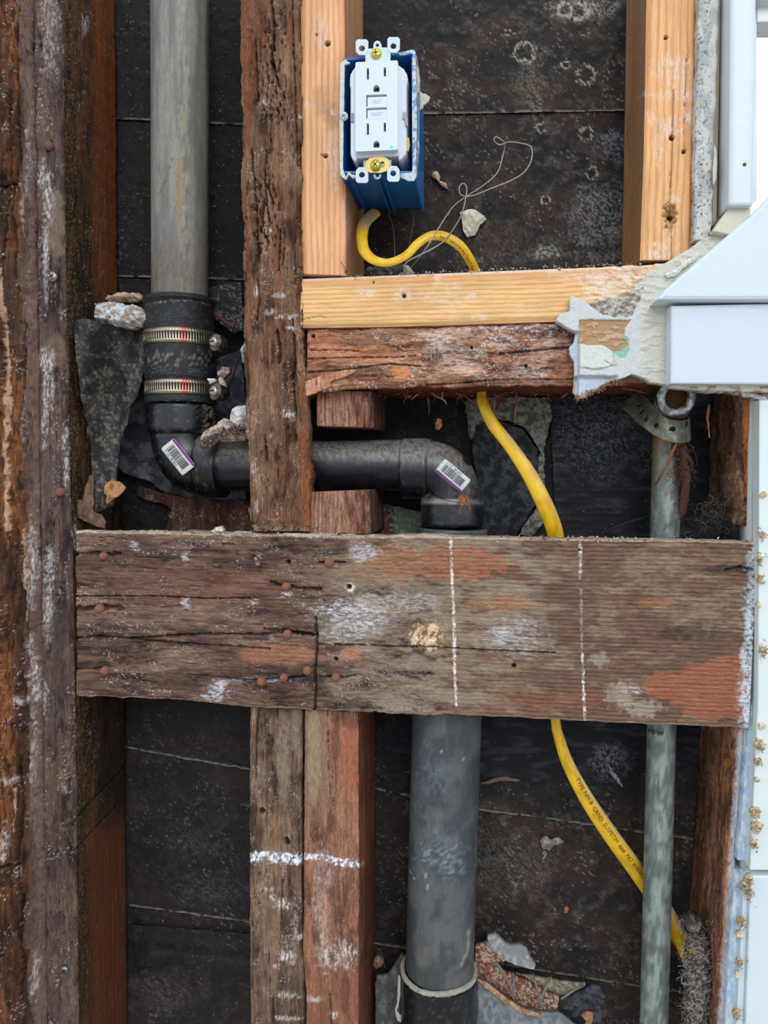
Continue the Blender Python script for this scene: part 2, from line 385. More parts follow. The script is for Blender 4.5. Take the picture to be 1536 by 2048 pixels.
# ---------------------------------------------------------------- wood recipes (colour of the wood itself + relief)
def oldwood(d, seed, dark, base, light, peelc=None, peel=0.0008, fib=0.00035, crack=0.0012, dust=0.5, dustc=S(190, 185, 180), fibk=0.9):
    u, v = d.u, d.v
    big = fbm(u / 60, v / 18, seed, 3); med = fbm(u / 16, v / 4.5, seed + 2, 4)
    fb = fbm(u / 24, v / 0.75, seed + 4, 4); bl = fbm(u / 4, v / 3, seed + 6, 3)
    c = mixc(const(d, dark), base, sm(0.3, 0.62, med)); c = mixc(c, light, sm(0.48, 0.72, big) * 0.75)
    pl = fbm(u / 26, v / 8, seed + 8, 5); p = sm(0.485, 0.515, pl); q = sm(0.56, 0.58, pl)
    if peelc is not None: c = mixc(c, peelc, q * 0.55)
    rd = 1 - np.abs(2 * fbm(u / 55, v / 3.2, seed + 10, 3) - 1); ck = sm(0.972, 0.992, rd) * sm(0.45, 0.6, fbm(u / 30, v / 12, seed + 12, 2))
    c = c * (1 + (fb - 0.5) * 2 * fibk * 0.8)[:, None] * (0.8 + 0.4 * bl)[:, None] * (1 - 0.55 * ck)[:, None]
    sp = sm(0.66, 0.76, fbm(u / 1.1, v / 0.8, seed + 14, 2)) * sm(0.5, 0.66, fbm(u / 14, v / 8, seed + 16, 3))
    c = mixc(c, dustc, sp * dust)
    h = p * peel + q * peel * 0.6 + (fb - 0.5) * fib * 2 + (bl - 0.5) * 0.0004 - ck * crack
    return c, h
def newwood(d, seed, base, lineC, period=3.6, knot=None, amp=1.0):
    u, v = d.u, d.v
    wv = v + 2.2 * (fbm(u / 90, v / 30, seed, 3) - 0.5) * 2 + 0.35 * (fbm(u / 8, v / 3, seed + 2, 3) - 0.5)
    ph = (wv / period) % 1.0; band = sm(0.45, 0.9, ph) * sm(1.0, 0.93, ph)
    fb = fbm(u / 30, v / 0.7, seed + 4, 3); bg_ = fbm(u / 40, v / 12, seed + 6, 3)
    c = mixc(const(d, base), lineC, band * 0.8 * amp); c = c * (0.86 + 0.28 * fb)[:, None] * (0.85 + 0.3 * bg_)[:, None]
    return c, band * 0.00008 + (fb - 0.5) * 0.0001
def smear(d, c, col, spots, seed=3):
    for i, (x, y, rx, ry, a) in enumerate(spots):
        q = fbm(d.u / 3.2, d.v / 0.8, seed + i + 20, 3); c = mixc(c, col, blob(d, x, y, rx * 1.15, ry * 1.15, 0.9, seed + i, 0.55, 7) * a * .85 * (0.12 + 0.88 * sm(0.44, 0.62, q)))
    return c
def hole(d, c, h, pts, dep=0.004, ring=True):
    for (x, y, r) in pts:
        q = np.hypot(d.px - x, d.py - y); m_ = sm(r * 1.15, r * 0.8, q); h = h - dep * m_; c = c * (1 - 0.85 * m_)[:, None]
    return c, h
def cracks(d, c, h, lines, k=0.7, dep=0.003):
    for (pts, wd) in lines:
        m_ = line(d, pts, wd, wd * 1.6, 23); h = h - dep * m_; c = c * (1 - k * m_)[:, None]
    return c, h
# ================================================================ the setting: sheathing covered with tar paper
random.seed(4)
FY = 0.092
def felt_f(base=S(30, 28, 30), brown=S(62, 46, 38), kb=0.5, dustk=0.42, bottom=None, seed=70, wr=0.0012):
    def f(d):
        n = fbm(d.px / 90, d.py / 60, seed, 4); n2 = fbm(d.px / 18, d.py / 15, seed + 3, 5, .6); n3 = fbm(d.px / 4.2, d.py / 3.4, seed + 5, 3)
        right = sm(720, 900, d.px) * sm(640, 520, d.py) + 0.75 * sm(740, 900, d.px) * sm(1560, 1640, d.py) + 0.35 * sm(1400, 1500, d.py)
        c = mixc(const(d, base), brown, kb * sm(0.35, 0.65, n) * (0.25 + 0.9 * right))
        c = mixc(c, S(96, 84, 76), 0.5 * right * sm(0.46, 0.72, n2) * (.35 + .65 * sm(0.4, 0.6, n3)))
        c = c * (0.6 + 0.8 * n3)[:, None]
        sp = sm(0.70, 0.80, fbm(d.px / 3.1, d.py / 2.6, seed + 9, 2)) * sm(0.45, 0.7, fbm(d.px / 45, d.py / 35, seed + 11, 3))
        c = mixc(c, S(175, 172, 168), sp * dustk * (0.35 + 0.65 * right))
        # efflorescence, dust fans, drips and plaster rings left on the paper
        for i, (x, y, rx, ry, a, q) in enumerate([(1200, 430, 55, 60, .5, S(150, 152, 158)), (1225, 290, 28, 30, .45, S(150, 155, 165)), (1190, 860, 75, 75, .5, S(150, 155, 165)),
              (1160, 20, 60, 22, .6, S(170, 165, 155)), (1060, 110, 28, 26, .3, S(160, 145, 130)), (1060, 170, 35, 35, .35, S(150, 140, 120)), (1075, 215, 12, 30, .5, S(160, 150, 135)),
              (1000, 500, 110, 35, .35, S(110, 100, 90)), (1215, 1515, 30, 32, .6, S(150, 150, 155)), (1010, 1720, 90, 60, .25, S(140, 132, 125)), (460, 615, 26, 40, .6, S(140, 140, 142)),
              (420, 1780, 80, 30, .25, S(120, 118, 118)), (330, 1990, 60, 40, .3, S(110, 106, 104)), (390, 1690, 60, 25, .25, S(100, 98, 98)), (1090, 505, 25, 12, .8, S(175, 172, 160)), (1200, 515, 50, 12, .55, S(140, 135, 120)),
              (905, 1175, 20, 30, .1, S(100, 100, 100))]):
            c = mixc(c, q, a * blob(d, x, y, rx, ry, 0.8, seed + 20 + i, 0.6, 12) * sm(0.4, 0.62, fbm(d.px / 2.4, d.py / 2.4, seed + 40 + i, 2)))
        for i, (x, y, r) in enumerate([(1172, 150, 19), (1132, 130, 9), (1083, 255, 10), (1172, 268, 13), (1015, 65, 7), (1050, 105, 20), (1130, 20, 14), (1158, 24, 18), (1090, 400, 9), (1185, 345, 12)]):
            rr = np.hypot(d.px - x, d.py - y) / r + (fbm(d.px / 6, d.py / 6, seed + 60 + i, 3) - 0.5) * 0.9
            c = mixc(c, S(175, 168, 155), 0.85 * sm(0.25, 0.06, np.abs(rr - 0.95)) * sm(0.35, 0.5, fbm(d.px / 3, d.py / 3, seed + 80 + i, 2))); c = mixc(c, S(28, 24, 22), 0.6 * sm(0.8, 0.5, rr))
        h = (n2 - 0.5) * wr * 2 + (n3 - 0.5) * 0.0007 + (n - 0.5) * 0.002
        if bottom is not None:
            e = np.interp(d.px, [p[0] for p in bottom], [p[1] for p in bottom]) - d.py
            c = mixc(c, S(135, 130, 124), 0.9 * sm(4.6, 1.6, e) * sm(0.3, 0.45, fbm(d.px / 14, d.px * 0, seed + 90, 3)))
        return c, h
    return f
S0 = [(-260, -220), (1450, -220)]
S1 = [(-260, 234), (235, 238), (480, 250), (850, 228), (1250, 222), (1450, 219)]
S2 = [(-260, 549), (235, 553), (480, 560), (1450, 585)]
S2b = S2[:-1] + [(1600, 592)]
S3 = [(-260, 1408), (255, 1497), (497, 1540), (750, 1580), (960, 1620), (1600, 1709)]
S4 = [(-260, 1740), (262, 1812), (498, 1845), (750, 1888), (1285, 1975), (1600, 2022)]
S5 = [(-260, 1905), (270, 1925), (380, 1928), (498, 1948), (750, 1985)]
S6 = [(-260, 2260), (1600, 2260)]
wall_back = relief('wall_back', [(-260, -220), (1450, -220), (1450, 500), (1600, 500), (1600, 2260), (-260, 2260)], 0.0985, 0.012, flatcol(S(52, 40, 34)), WH(), pitch=40, kind='structure')
def sheet(top, bot, i, yt, yb, **kw):
    def Yf(px, py):
        a = np.interp(px, [p[0] for p in top], [p[1] for p in top]); b = np.interp(px, [p[0] for p in bot], [p[1] for p in bot])
        return yt + (yb - yt) * np.clip((py - a) / (b - a), 0, 1)
    relief('felt_sheet', top + bot[::-1], Yf, 0.0008, felt_f(bottom=bot, seed=70 + 13 * i, **kw), FELT(), pitch=3.3, back=False, parent=wall_back)
sheet(S0, S1, 0, .0945, .0925); sheet(S1, S2, 1, .0945, .0925); sheet(S2b, S3, 2, .0945, .0925, wr=0.002); sheet(S3, S4, 3, .0945, .0925); 
sheet(S4, S5 + S6[1:][::1] if False else S6, 4, .0945, .0925)
def darkf(d):
    n = fbm(d.px / 40, d.py / 10, 211, 4); c = mixc(const(d, S(24, 26, 32)), S(52, 52, 58), sm(0.5, 0.75, n)); rib = np.sin(d.py / 1.9 + 1.5 * n)
    c = mixc(c, S(140, 140, 150), 0.5 * blob(d, 1218, 1522, 34, 30, 0.8, 4, 0.5, 9) * sm(0.42, 0.6, fbm(d.px / 2.2, d.py / 2.2, 8, 2)))
    c = mixc(c, S(140, 142, 152), 0.45 * blob(d, 1190, 862, 80, 72, 0.7, 14, 0.9, 16) * sm(0.42, 0.7, fbm(d.px / 2.2, d.py / 1.8, 9, 3)))
    return c, rib * 0.0002 + (n - 0.5) * 0.003
relief('torn_felt_sheet', [(770, 1020), (1440, 1020), (1440, 1530), (1300, 1535), (1250, 1560), (1190, 1572), (1130, 1556), (1100, 1548), (1070, 1565), (1040, 1558), (1000, 1566), (958, 1562), (930, 1540), (770, 1520)], 0.0912, 0.0008, darkf, FELT(), pitch=3.0, rag=2.5, seed=5, back=False, parent=wall_back)
relief('torn_felt_sheet', [(1100, 792), (1440, 792), (1440, 1030), (1110, 1030), (1104, 900)], 0.0905, 0.0008, darkf, FELT(), pitch=3.0, rag=1.5, seed=6, back=False, parent=wall_back)
relief('torn_paper_edge', [(960, 1568), (985, 1557), (1010, 1554), (1045, 1561), (1030, 1564), (1000, 1562), (975, 1569)], 0.0902, 0.0008, flatcol(S(118, 94, 78)), PAPER(), pitch=2, rag=2, parent=wall_back)
# crumpled fold of tar paper low in the left bay
def foldY(px, py): return 0.088 - 0.014 * np.exp(-((py - 1905 - 0.1 * (px - 260)) / 26) ** 2) * sm(255, 300, px)
relief('felt_fold', [(262, 1850), (500, 1868), (506, 1955), (440, 1944), (380, 1928), (272, 1934)], foldY, 0.0008, felt_f(seed=170, brown=S(55, 50, 48)), FELT(), pitch=2.6, rag=2, parent=wall_back)

# window, casing and tiled wall on the right
WHITE = S(212, 220, 225); WHITE2 = S(220, 226, 230)
wr = empty('window_1', P(1520, 250, 0.03), None, None); wr['kind'] = 'structure'
del_ = None
gm = bpy.data.materials.new('window_glass'); gm.use_nodes = True; b_ = gm.node_tree.nodes['Principled BSDF']
b_.inputs['Transmission Weight'].default_value = 1; b_.inputs['Roughness'].default_value = 0.0; b_.inputs['IOR'].default_value = 1.05; b_.inputs['Base Color'].default_value = (.97, 1, 1, 1)
solid('glass_pane', [(1514, 44), (1700, 44), (1700, 398), (1514, 404)], 0.03, 0.003, (1, 1, 1), gm, parent=wr)
solid('window_sash', [(1513, -200), (1700, -200), (1700, 0), (1514, 0)], 0.004, 0.04, WHITE2, PAINT(), bev=0.001, parent=wr)
solid('window_head', [(1514, 12), (1700, 10), (1700, 42), (1514, 44)], 0.012, 0.02, S(235, 238, 236), PAINT(), bev=0.001, parent=wr)
solid('window_gasket', [(1514, 0), (1700, 0), (1700, 12), (1514, 12)], 0.016, 0.01, S(196, 200, 128), PAINT(), parent=wr)
solid('window_jamb', [(1503, -200), (1513, -200), (1513, 400), (1503, 410)], 0.0135, 0.084, WHITE2, PAINT(), parent=wr)
def casf(d): 
    n = fbm(d.px / 30, d.py / 30, 33, 3); c = const(d, WHITE) * (0.98 + 0.04 * n)[:, None]
    return c, np.zeros(d.n)
t1 = board('trim_1', [(1464, -200), (1461, 60), (1458, 411)], [(1513, -200), (1512, 60), (1504, 411)], -0.027, 0.04, casf, PAINT(), pitch=8, nA=6, kind='structure', rnd=0.001)
sweep('nail_hole_plug', P([1489, 1489], [329, 329], [-0.0275, -0.0265]), 0.0012, flatcol(S(120, 80, 60)), RUST(), seg=12, parent=t1)
solid('jamb_strip', [(1440, -200), (1446, -200), (1434, 440), (1424, 455), (1424, 300)], -0.006, 0.02, S(172, 156, 136), PAINT(), bev=0.0008, parent=t1)
t5 = solid('trim_2', [(1458, 416), (1503, 416), (1500, 432), (1462, 470), (1426, 462), (1440, 440)], -0.021, 0.02, S(205, 198, 180), PAINT(), bev=0.0008, kind='structure')
t2 = solid('trim_3', [(1540, 392), (1700, 250), (1700, 600), (1345, 600), (1312, 600), (1330, 578), (1502, 430)], -0.034, 0.03, S(208, 219, 226), PAINT(), bev=0.0028, kind='structure')
t3 = solid('trim_4', [(1342, 611), (1700, 603), (1700, 770), (1341, 768)], -0.027, 0.026, S(208, 216, 226), PAINT(), bev=0.0015, kind='structure')
def caulkf(d):
    n = fbm(d.px / 12, d.py / 5, 37, 3); return mixc(const(d, S(222, 220, 205)), S(176, 150, 128), sm(0.5, 0.62, n)), (n - 0.5) * 0.002
relief('trim_5', [(1341, 770), (1700, 772), (1700, 784), (1500, 783), (1440, 780), (1392, 779), (1341, 773)], -0.018, 0.015, caulkf, PLAS(), pitch=2, rag=1, kind='structure')
def tilef(d): n = fbm(d.px / 80, d.py / 80, 35, 3); return const(d, S(218, 228, 228)) * (0.97 + 0.06 * n)[:, None], (n - 0.5) * 0.0002
wrt = relief('wall_right', [(1502, 790), (1700, 790), (1700, 2250), (1478, 2250), (1486, 1770)], 0.0, 0.02, flatcol(S(190, 192, 190)), PLAS(), pitch=14, kind='structure')
solid('tile', [(1519, 800), (1700, 790), (1700, 1741), (1500, 1741), (1516, 1400)], -0.014, 0.012, S(220, 229, 228), PAINT(), bev=0.001, parent=wrt)
solid('tile', [(1501, 1752), (1700, 1754), (1700, 2250), (1484, 2250)], -0.014, 0.012, S(214, 226, 232), PAINT(), bev=0.001, parent=wrt)
solid('tile', [(1488, 1752), (1497, 1752), (1480, 2250), (1462, 2250)], -0.010, 0.010, S(206, 220, 228), PAINT(), bev=0.0006, parent=wrt)
def bbf(d):
    n = fbm(d.px / 6, d.py / 14, 36, 4); c = mixc(const(d, S(168, 192, 220)), S(208, 218, 224), sm(0.4, 0.65, n)); return c, (n - 0.5) * 0.0012
board('backer_board_edge', [(1522, 770), (1520, 900), (1513, 1080), (1506, 1400), (1498, 1450), (1487, 1600), (1476, 1722)], [(1540, 770), (1532, 900), (1522, 1080), (1516, 1400), (1512, 1500), (1505, 1722)], -0.004, 0.02, bbf, PLAS(), pitch=2, rough=0.0006, parent=wrt)
board('backer_board_edge', [(1470, 1750), (1466, 1800), (1456, 1950), (1440, 2250)], [(1489, 1750), (1485, 1850), (1474, 2050), (1462, 2250)], -0.004, 0.02, bbf, PLAS(), pitch=2, rough=0.0006, parent=wrt)
rg = random.Random(9)
for i, (x, y, r) in enumerate([(1524, 1070, 7), (1520, 1118, 6), (1522, 1160, 8), (1518, 1210, 5), (1526, 1300, 6), (1524, 1452, 7), (1521, 1490, 12), (1516, 1525, 7), (1515, 1560, 5), (1512, 1625, 10), (1514, 1655, 12), (1508, 1690, 8), (1500, 1760, 10), (1488, 1775, 9), (1482, 1845, 9), (1480, 1872, 7), (1480, 1925, 7), (1476, 1950, 6), (1474, 2030, 9), (1527, 990, 6), (1500, 1790, 6)]):
    pts = [(x + r * (0.7 + 0.5 * rg.random()) * math.cos(a), y + 1.1 * r * (0.7 + 0.5 * rg.random()) * math.sin(a)) for a in np.linspace(0, 6.28, 10)[:-1]]
    chunk('mortar_glob', pts, -0.016, 0.003, S(196, 174, 142), S(222, 208, 184), PLAS(), seed=300 + i, pitch=1.6, lump=0.003, rag=3.0, parent=wrt)
strands('mortar_bristles', lambda r: (lambda g: (g[0] + r.gauss(0, 5), g[1] + r.gauss(0, 7)))(r.choice([(1524, 1070), (1520, 1118), (1522, 1160), (1526, 1300), (1521, 1490), (1516, 1525), (1512, 1625), (1514, 1655), (1508, 1690), (1500, 1760), (1488, 1775), (1482, 1845), (1480, 1925), (1474, 2030), (1500, 1790)])), 330, 8, 1.6, [S(205, 188, 160), S(180, 150, 115)], PLAS(), seed=5, Yr=(-.022, -.017), parent=wrt)

# ================================================================ timber
# --- far-left post and its neighbour
def f_left(d):
    c, h = oldwood(d, 11, S(40, 25, 17), S(80, 50, 32), S(112, 70, 42), S(66, 46, 38), peel=0.002, crack=0.002, dust=0.7)
    rot = sm(0.5, 0.6, fbm(d.u / 40, d.v / 7, 12, 4)); c = mixc(c, S(48, 30, 22), rot * 0.55); h = h - rot * 0.0025
    org = blob(d, 25, 880, 26, 160, 0.5, 5, 0.4) + blob(d, 12, 1500, 16, 260, 0.6, 6, 0.4) + blob(d, 30, 70, 22, 110, 0.5, 7, 0.5) + blob(d, 15, 1000, 18, 90, 0.5, 8, 0.4)
    c = mixc(c, S(146, 90, 50), np.clip(org, 0, 1) * 0.7 * sm(0.35, 0.6, fbm(d.u / 12, d.v / 1.5, 14, 3)))
    for k_, (x0, y0, x1, y1, wd) in enumerate([(3, 540, 20, 860, 7), (10, 840, 18, 1060, 5), (62, 195, 62, 225, 2), (42, 360, 46, 470, 2), (50, 1060, 52, 1240, 3), (26, 1580, 30, 1660, 3)]):
        c = mixc(c, S(196, 160, 132), 0.8 * line(d, [(x0, y0), ((x0 + x1) / 2 + 3, (y0 + y1) / 2), (x1, y1)], wd, wd * 2, 60 + k_))
    c = mixc(c, S(112, 92, 86), 0.7 * sm(0.83, 0.92, d.s + 0.25 * (fbm(d.u / 30, d.v / 4, 17, 3) - .5) * .3) * (d.side <= 0))
    c = smear(d, c, S(210, 202, 196), [(65, 1130, 8, 60, .8), (70, 1350, 10, 40, .8), (66, 1500, 8, 60, .6), (60, 1290, 6, 25, .7), (40, 1400, 12, 8, .9), (20, 1560, 14, 6, .7), (72, 1960, 6, 40, .6), (55, 330, 4, 60, .5), (8, 1690, 8, 30, .7), (50, 840, 3, 40, .5)], 101)
    c, h = cracks(d, c, h, [([(40, 20), (30, 140), (38, 300), (28, 420), (36, 560)], 3), ([(18, 180), (22, 330), (12, 520)], 3.5), ([(52, 640), (48, 800), (54, 900)], 2.5), ([(40, 1520), (46, 1620), (38, 1700), (46, 1800), (44, 2000)], 4), ([(0, 372), (30, 366)], 3), ([(0, 1735), (40, 1728)], 3)], 0.6, 0.004)
    return c, h
board('rotten_wall_stud', [(-120, -160), (-120, 2210)], [(57, -160), (62, 0), (72, 600), (80, 1300), (92, 2048), (95, 2210)], 0.0, 0.088, f_left, WV(), 2.2, nB=4, rough=0.0014, rnd=0.002, seed=2,
      label='splintered orange-brown stud along the left edge of the opening, split and flaking', cat='stud')
def f_post(d):
    c, h = oldwood(d, 21, S(44, 32, 29), S(78, 62, 57), S(96, 80, 77), S(104, 84, 72), peel=0.0006, crack=0.001, dust=0.55, fib=0.0002, fibk=0.6)
    side = (d.side == -1)
    k = np.clip(-0 + (d.v - d.wm) / 85.0, 0, 1)          # across the right side face
    cs, hs = oldwood(d, 25, S(36, 25, 18), S(66, 46, 32), S(92, 60, 36), None, peel=0.0002, crack=0.0006, dust=0.35, fib=0.00025, fibk=0.8)
    grit = sm(0.58, 0.7, fbm(d.px / 2.4, d.py / 2.4, 27, 2)) * sm(0.35, 0.1, k); cs = mixc(cs, S(120, 100, 60), grit * 0.6)
    up = sm(640, 560, d.py); cs = mixc(cs, S(124, 70, 34), 0.8 * sm(0.42, 0.62, k) * up * (0.6 + 0.4 * sm(.3, .6, fbm(d.u / 30, d.v / 2, 28, 3))))
    lo = sm(1600, 1680, d.py - 0.6 * (230 - d.px)); cs = mixc(cs, S(112, 62, 38), 0.8 * lo * sm(0.1, 0.35, k)); 
    cs = mixc(cs, S(72, 38, 22), 0.5 * lo * sm(0.3, 0.7, np.sin(d.v * 2.1 + fbm(d.u / 60, d.v / 20, 2, 2) * 6) * .5 + .5))
    cs = mixc(cs, S(30, 24, 20), 0.75 * (sm(1700, 1560, d.py) * sm(1380, 1400, d.py)) * sm(0.3, 0.6, k) )
    c = np.where(side[:, None], cs, c); h = np.where(side, hs, h)
    c = smear(d, c, S(212, 206, 204), [(100, 110, 14, 45, .4), (98, 30, 16, 30, .35), (98, 395, 8, 40, .9), (84, 350, 8, 20, .8), (92, 510, 5, 60, .8), (92, 720, 12, 18, .9), (104, 718, 6, 14, .9), (93, 780, 4, 50, .8), (105, 790, 3, 30, .7), (132, 900, 5, 40, .7), (132, 945, 4, 30, .6), (100, 1140, 8, 50, .6), (96, 1230, 8, 40, .6), (150, 1075, 5, 25, .8), (92, 530, 4, 70, .6), (88, 1390, 6, 30, .5), (128, 1580, 6, 6, .9), (170, 45, 8, 18, .6), (90, 850, 5, 40, .6)], 131)
    c = mixc(c, S(122, 98, 82), 0.55 * blob(d, 112, 700, 20, 34, 0.3, 141, 0.2) + 0.4 * blob(d, 112, 820, 14, 8, 0.3, 142, 0.2)); c = mixc(c, S(140, 124, 104), 0.5 * blob(d, 112, 450, 18, 70, 0.5, 143, 0.3) * (d.side == 0))
    c = mixc(c, S(40, 36, 40), 0.5 * blob(d, 118, 1300, 12, 90, 0.4, 144, 0.8) + 0.4 * blob(d, 118, 310, 8, 10, 0.3, 147, 0.5) + 0.4 * blob(d, 120, 940, 8, 40, 0.3, 146, 0.5))
    c, h = cracks(d, c, h, [([(152, 1638), (140, 1655), (136, 1680), (142, 1698), (152, 1700)], 1.8), ([(152, 1638), (185, 1600), (250, 1532)], 2.2), ([(150, 1700), (185, 1662), (235, 1610)], 2.2), ([(70, 600), (78, 900), (80, 1300), (90, 1900)], 1.6)], .6, .002)
    return c, h
post = board('wall_post', [(61, -160), (64, 0), (74, 600), (82, 1300), (94, 2048), (97, 2210)], [(122, -160), (126, 0), (131, 500), (144, 1100), (152, 1500), (158, 2048), (160, 2210)], 0.001, 0.086, f_post, WV(), 2.0, nB=60, rough=0.0007, rnd=0.0018, seed=3,
      label='purple-brown old post left of the grey vertical pipe, its right side stained orange', cat='post')
def screw(x, y, Y, rpx, k, mt, parent, cross=S(40, 38, 36), tilt=0.0, name='screw', prot=0.002):
    """pan-head screw with a recessed cross, axis into the wall"""
    r = rpx * mpp(x, y, Y); c0 = P(x, y, Y); n = 24; prof = [(0.0, -1.0), (0.45, -0.97), (0.8, -0.75), (1.0, -0.35), (1.0, 0.3)]
    V = [c0 + np.array([0, -prot, 0])]; T = []; Q = []
    for (a, b) in prof[1:]:
        for i in range(n): t = 2 * math.pi * i / n; V.append(c0 + np.array([r * a * math.cos(t), prot * b, r * a * math.sin(t)]))
    for i in range(n): T.append((0, 1 + i, 1 + (i + 1) % n))
    for k_ in range(3):
        for i in range(n): j = (i + 1) % n; a = 1 + k_ * n; Q.append((a + i, a + n + i, a + n + j, a + j))
    s = mk(name, V, Q, k, mt, tris=T, parent=parent)
    for a in ((tilt, tilt + math.pi / 2) if name != 'nail' else ()):
        ca, sa = math.cos(a), math.sin(a); L = r * 0.55; wd = r * 0.14; z0 = -prot * 1.06
        pts = [(L, 0), (wd, wd), (-L, 0), (-wd, -wd)]; pts = [(-L, -wd * .6), (L, -wd * .6), (L, wd * .6), (-L, wd * .6)]
        vv = [c0 + np.array([p * ca - q * sa, z0, p * sa + q * ca]) for p, q in pts] + [c0 + np.array([p * ca - q * sa, z0 + prot * .3, p * sa + q * ca]) for p, q in pts]
        mk('cross_slot', vv, [(0, 1, 2, 3), (4, 7, 6, 5), (0, 4, 5, 1), (1, 5, 6, 2), (2, 6, 7, 3), (3, 7, 4, 0)], cross, mt, smooth=False, parent=s) if parent is None or parent.parent is None else None
    return s
screw(106, 554, -0.0005, 11, S(150, 140, 132), STEEL(), post, tilt=0.5, prot=0.003)
screw(131, 1938, -0.0002, 8, S(130, 130, 128), STEEL(), post, tilt=0.8, prot=0.003)
screw(121, 984, -0.0005, 9, S(120, 85, 72), RUST(), post, prot=0.003, name='nail')
screw(98, 292, -0.0005, 9, S(110, 80, 66), RUST(), post, prot=0.003, name='nail')
# --- old stud in the upper middle, worm-eaten
def f_C(d):
    c, h = oldwood(d, 41, S(66, 42, 30), S(112, 80, 60), S(142, 112, 90), S(96, 74, 58), peel=0.0012, crack=0.0022, dust=0.5)
    mid = sm(0.2, 0.4, d.s) * sm(0.85, 0.65, d.s)
    red = sm(0.48, 0.66, fbm(d.u / 40, d.v / 5, 44, 3)); c = mixc(c, S(122, 68, 40), red * 0.55 * sm(800, 200, d.py)); c = mixc(c, S(140, 84, 50), 0.35 * sm(0.14, 0.03, d.s + 0.1 * (fbm(d.u / 25, d.v / 25, 45, 3) - .5)) * sm(700, 640, d.py))
    c = mixc(c, S(146, 84, 46), 0.6 * sm(0.85, 0.95, d.s) * sm(650, 850, d.py) * sm(.4, .6, fbm(d.u / 30, d.v / 3, 46, 3)))
    n = fbm(d.u / 5.5, d.v / 1.5, 47, 3); zone = np.clip(blob(d, 545, 150, 26, 80, 0.4, 48, 0.5) + blob(d, 545, 210, 30, 40, 0.4, 49, 0.5) + blob(d, 530, 430, 26, 80, 0.5, 50, 0.5) + blob(d, 550, 90, 20, 50, 0.4, 51, 0.5), 0, 1)
    hol = sm(0.63, 0.68, n) * zone; h = h - hol * 0.0045; c = mixc(c, S(40, 28, 22), hol * 0.8)
    h = h - 0.0015 * zone
    c, h = cracks(d, c, h, [([(545, 0), (548, 60), (542, 110), (556, 170)], 2.5), ([(505, 300), (512, 420), (516, 520)], 2.5), ([(533, 300), (530, 380), (536, 440), (532, 480)], 2), ([(560, 460), (558, 540)], 2.2), ([(586, 0), (588, 120), (595, 330)], 1.6), ([(555, 660), (560, 700), (558, 725)], 4), ([(512, 80), (515, 200)], 2), ([(530, 870), (533, 920)], 2), ([(586, 640), (590, 720), (586, 760), (592, 830)], 2.5), ([(516, 560), (520, 600), (514, 640)], 2)], 0.65, 0.004)
    c = smear(d, c, S(222, 220, 218), [(531, 200, 5, 8, 1), (560, 592, 12, 4, .7), (575, 634, 14, 4, .9), (583, 656, 8, 4, 1), (512, 582, 4, 9, .8), (540, 624, 8, 6, .6), (577, 830, 9, 8, .8), (508, 935, 6, 14, .8), (512, 1015, 4, 12, .6), (540, 460, 4, 4, .8), (600, 230, 3, 4, .9), (543, 870, 5, 5, .4)], 151)
    end = sm(1040, 1056, d.py + 8 * (fbm(d.px / 8, d.py / 8, 5, 3) - .5)); c = mixc(c, S(150, 132, 112), end * 0.6 * sm(.4, .6, fbm(d.px / 3, d.py / 3, 6, 3))); h = h - end * 0.003 * fbm(d.px / 5, d.py / 5, 7, 3)
    return c, h
stC = board('old_wall_stud', [(480, -160), (484, 0), (487, 300), (490, 600), (498, 900), (501, 1063)], [(596, -160), (598, 0), (599, 300), (600, 560), (605, 700), (612, 860), (614, 1000), (615, 1063)], -0.001, 0.020, f_C, WV(), 1.8, nA=8, nB=8, rough=0.0016, rnd=0.0018, seed=4,
      label='worm-eaten old brown stud crossing in front of the horizontal black pipe', cat='stud')
plainold = lambda sd, a=S(46, 32, 24), b=S(84, 60, 46): (lambda d: oldwood(d, sd, a, b, b * 1.2, None))
board('stud_body', [(482, -160), (492, 860)], [(594, -160), (598, 560), (608, 860)], 0.0195, 0.066, plainold(52), WV(), 5, nA=14, nB=14, parent=stC)
board('stud_body', [(500, 1010), (501, 1063)], [(612, 1010), (613, 1063)], 0.0195, 0.066, plainold(53), WV(), 5, nA=14, nB=14, parent=stC)
# --- new fir
def f_D(d):
    c, h = newwood(d, 61, S(228, 172, 124), S(196, 134, 88), 4.6)
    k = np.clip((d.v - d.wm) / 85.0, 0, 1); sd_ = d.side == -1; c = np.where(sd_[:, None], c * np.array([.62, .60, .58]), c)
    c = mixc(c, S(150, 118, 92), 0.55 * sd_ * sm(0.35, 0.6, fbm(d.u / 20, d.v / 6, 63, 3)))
    c = mixc(c, S(150, 120, 92), 0.6 * blob(d, 662, 232, 13, 26, 0.5, 64, 0.6) + 0.4 * blob(d, 640, 200, 16, 26, 0.5, 65, 0.6))
    c = smear(d, c, S(222, 212, 204), [(645, 65, 10, 30, .5), (620, 212, 8, 6, .5), (665, 300, 14, 24, .5), (675, 350, 10, 24, .5), (690, 450, 8, 40, .35), (664, 225, 5, 5, .9)], 161)
    c, h = hole(d, c, h, [(655, 87, 5.5), (651, 312, 4.5), (632, 69, 2.2), (643, 309, 2)])
    c, h = cracks(d, c, h, [([(682, 524), (688, 535), (694, 545)], 1.6)], 0.5, 0.001)
    return c, h
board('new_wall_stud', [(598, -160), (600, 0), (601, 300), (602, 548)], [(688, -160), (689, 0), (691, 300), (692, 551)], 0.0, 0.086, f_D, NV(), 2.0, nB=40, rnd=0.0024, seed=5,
      label='pale new fir stud that carries the blue outlet box on its right side', cat='stud')
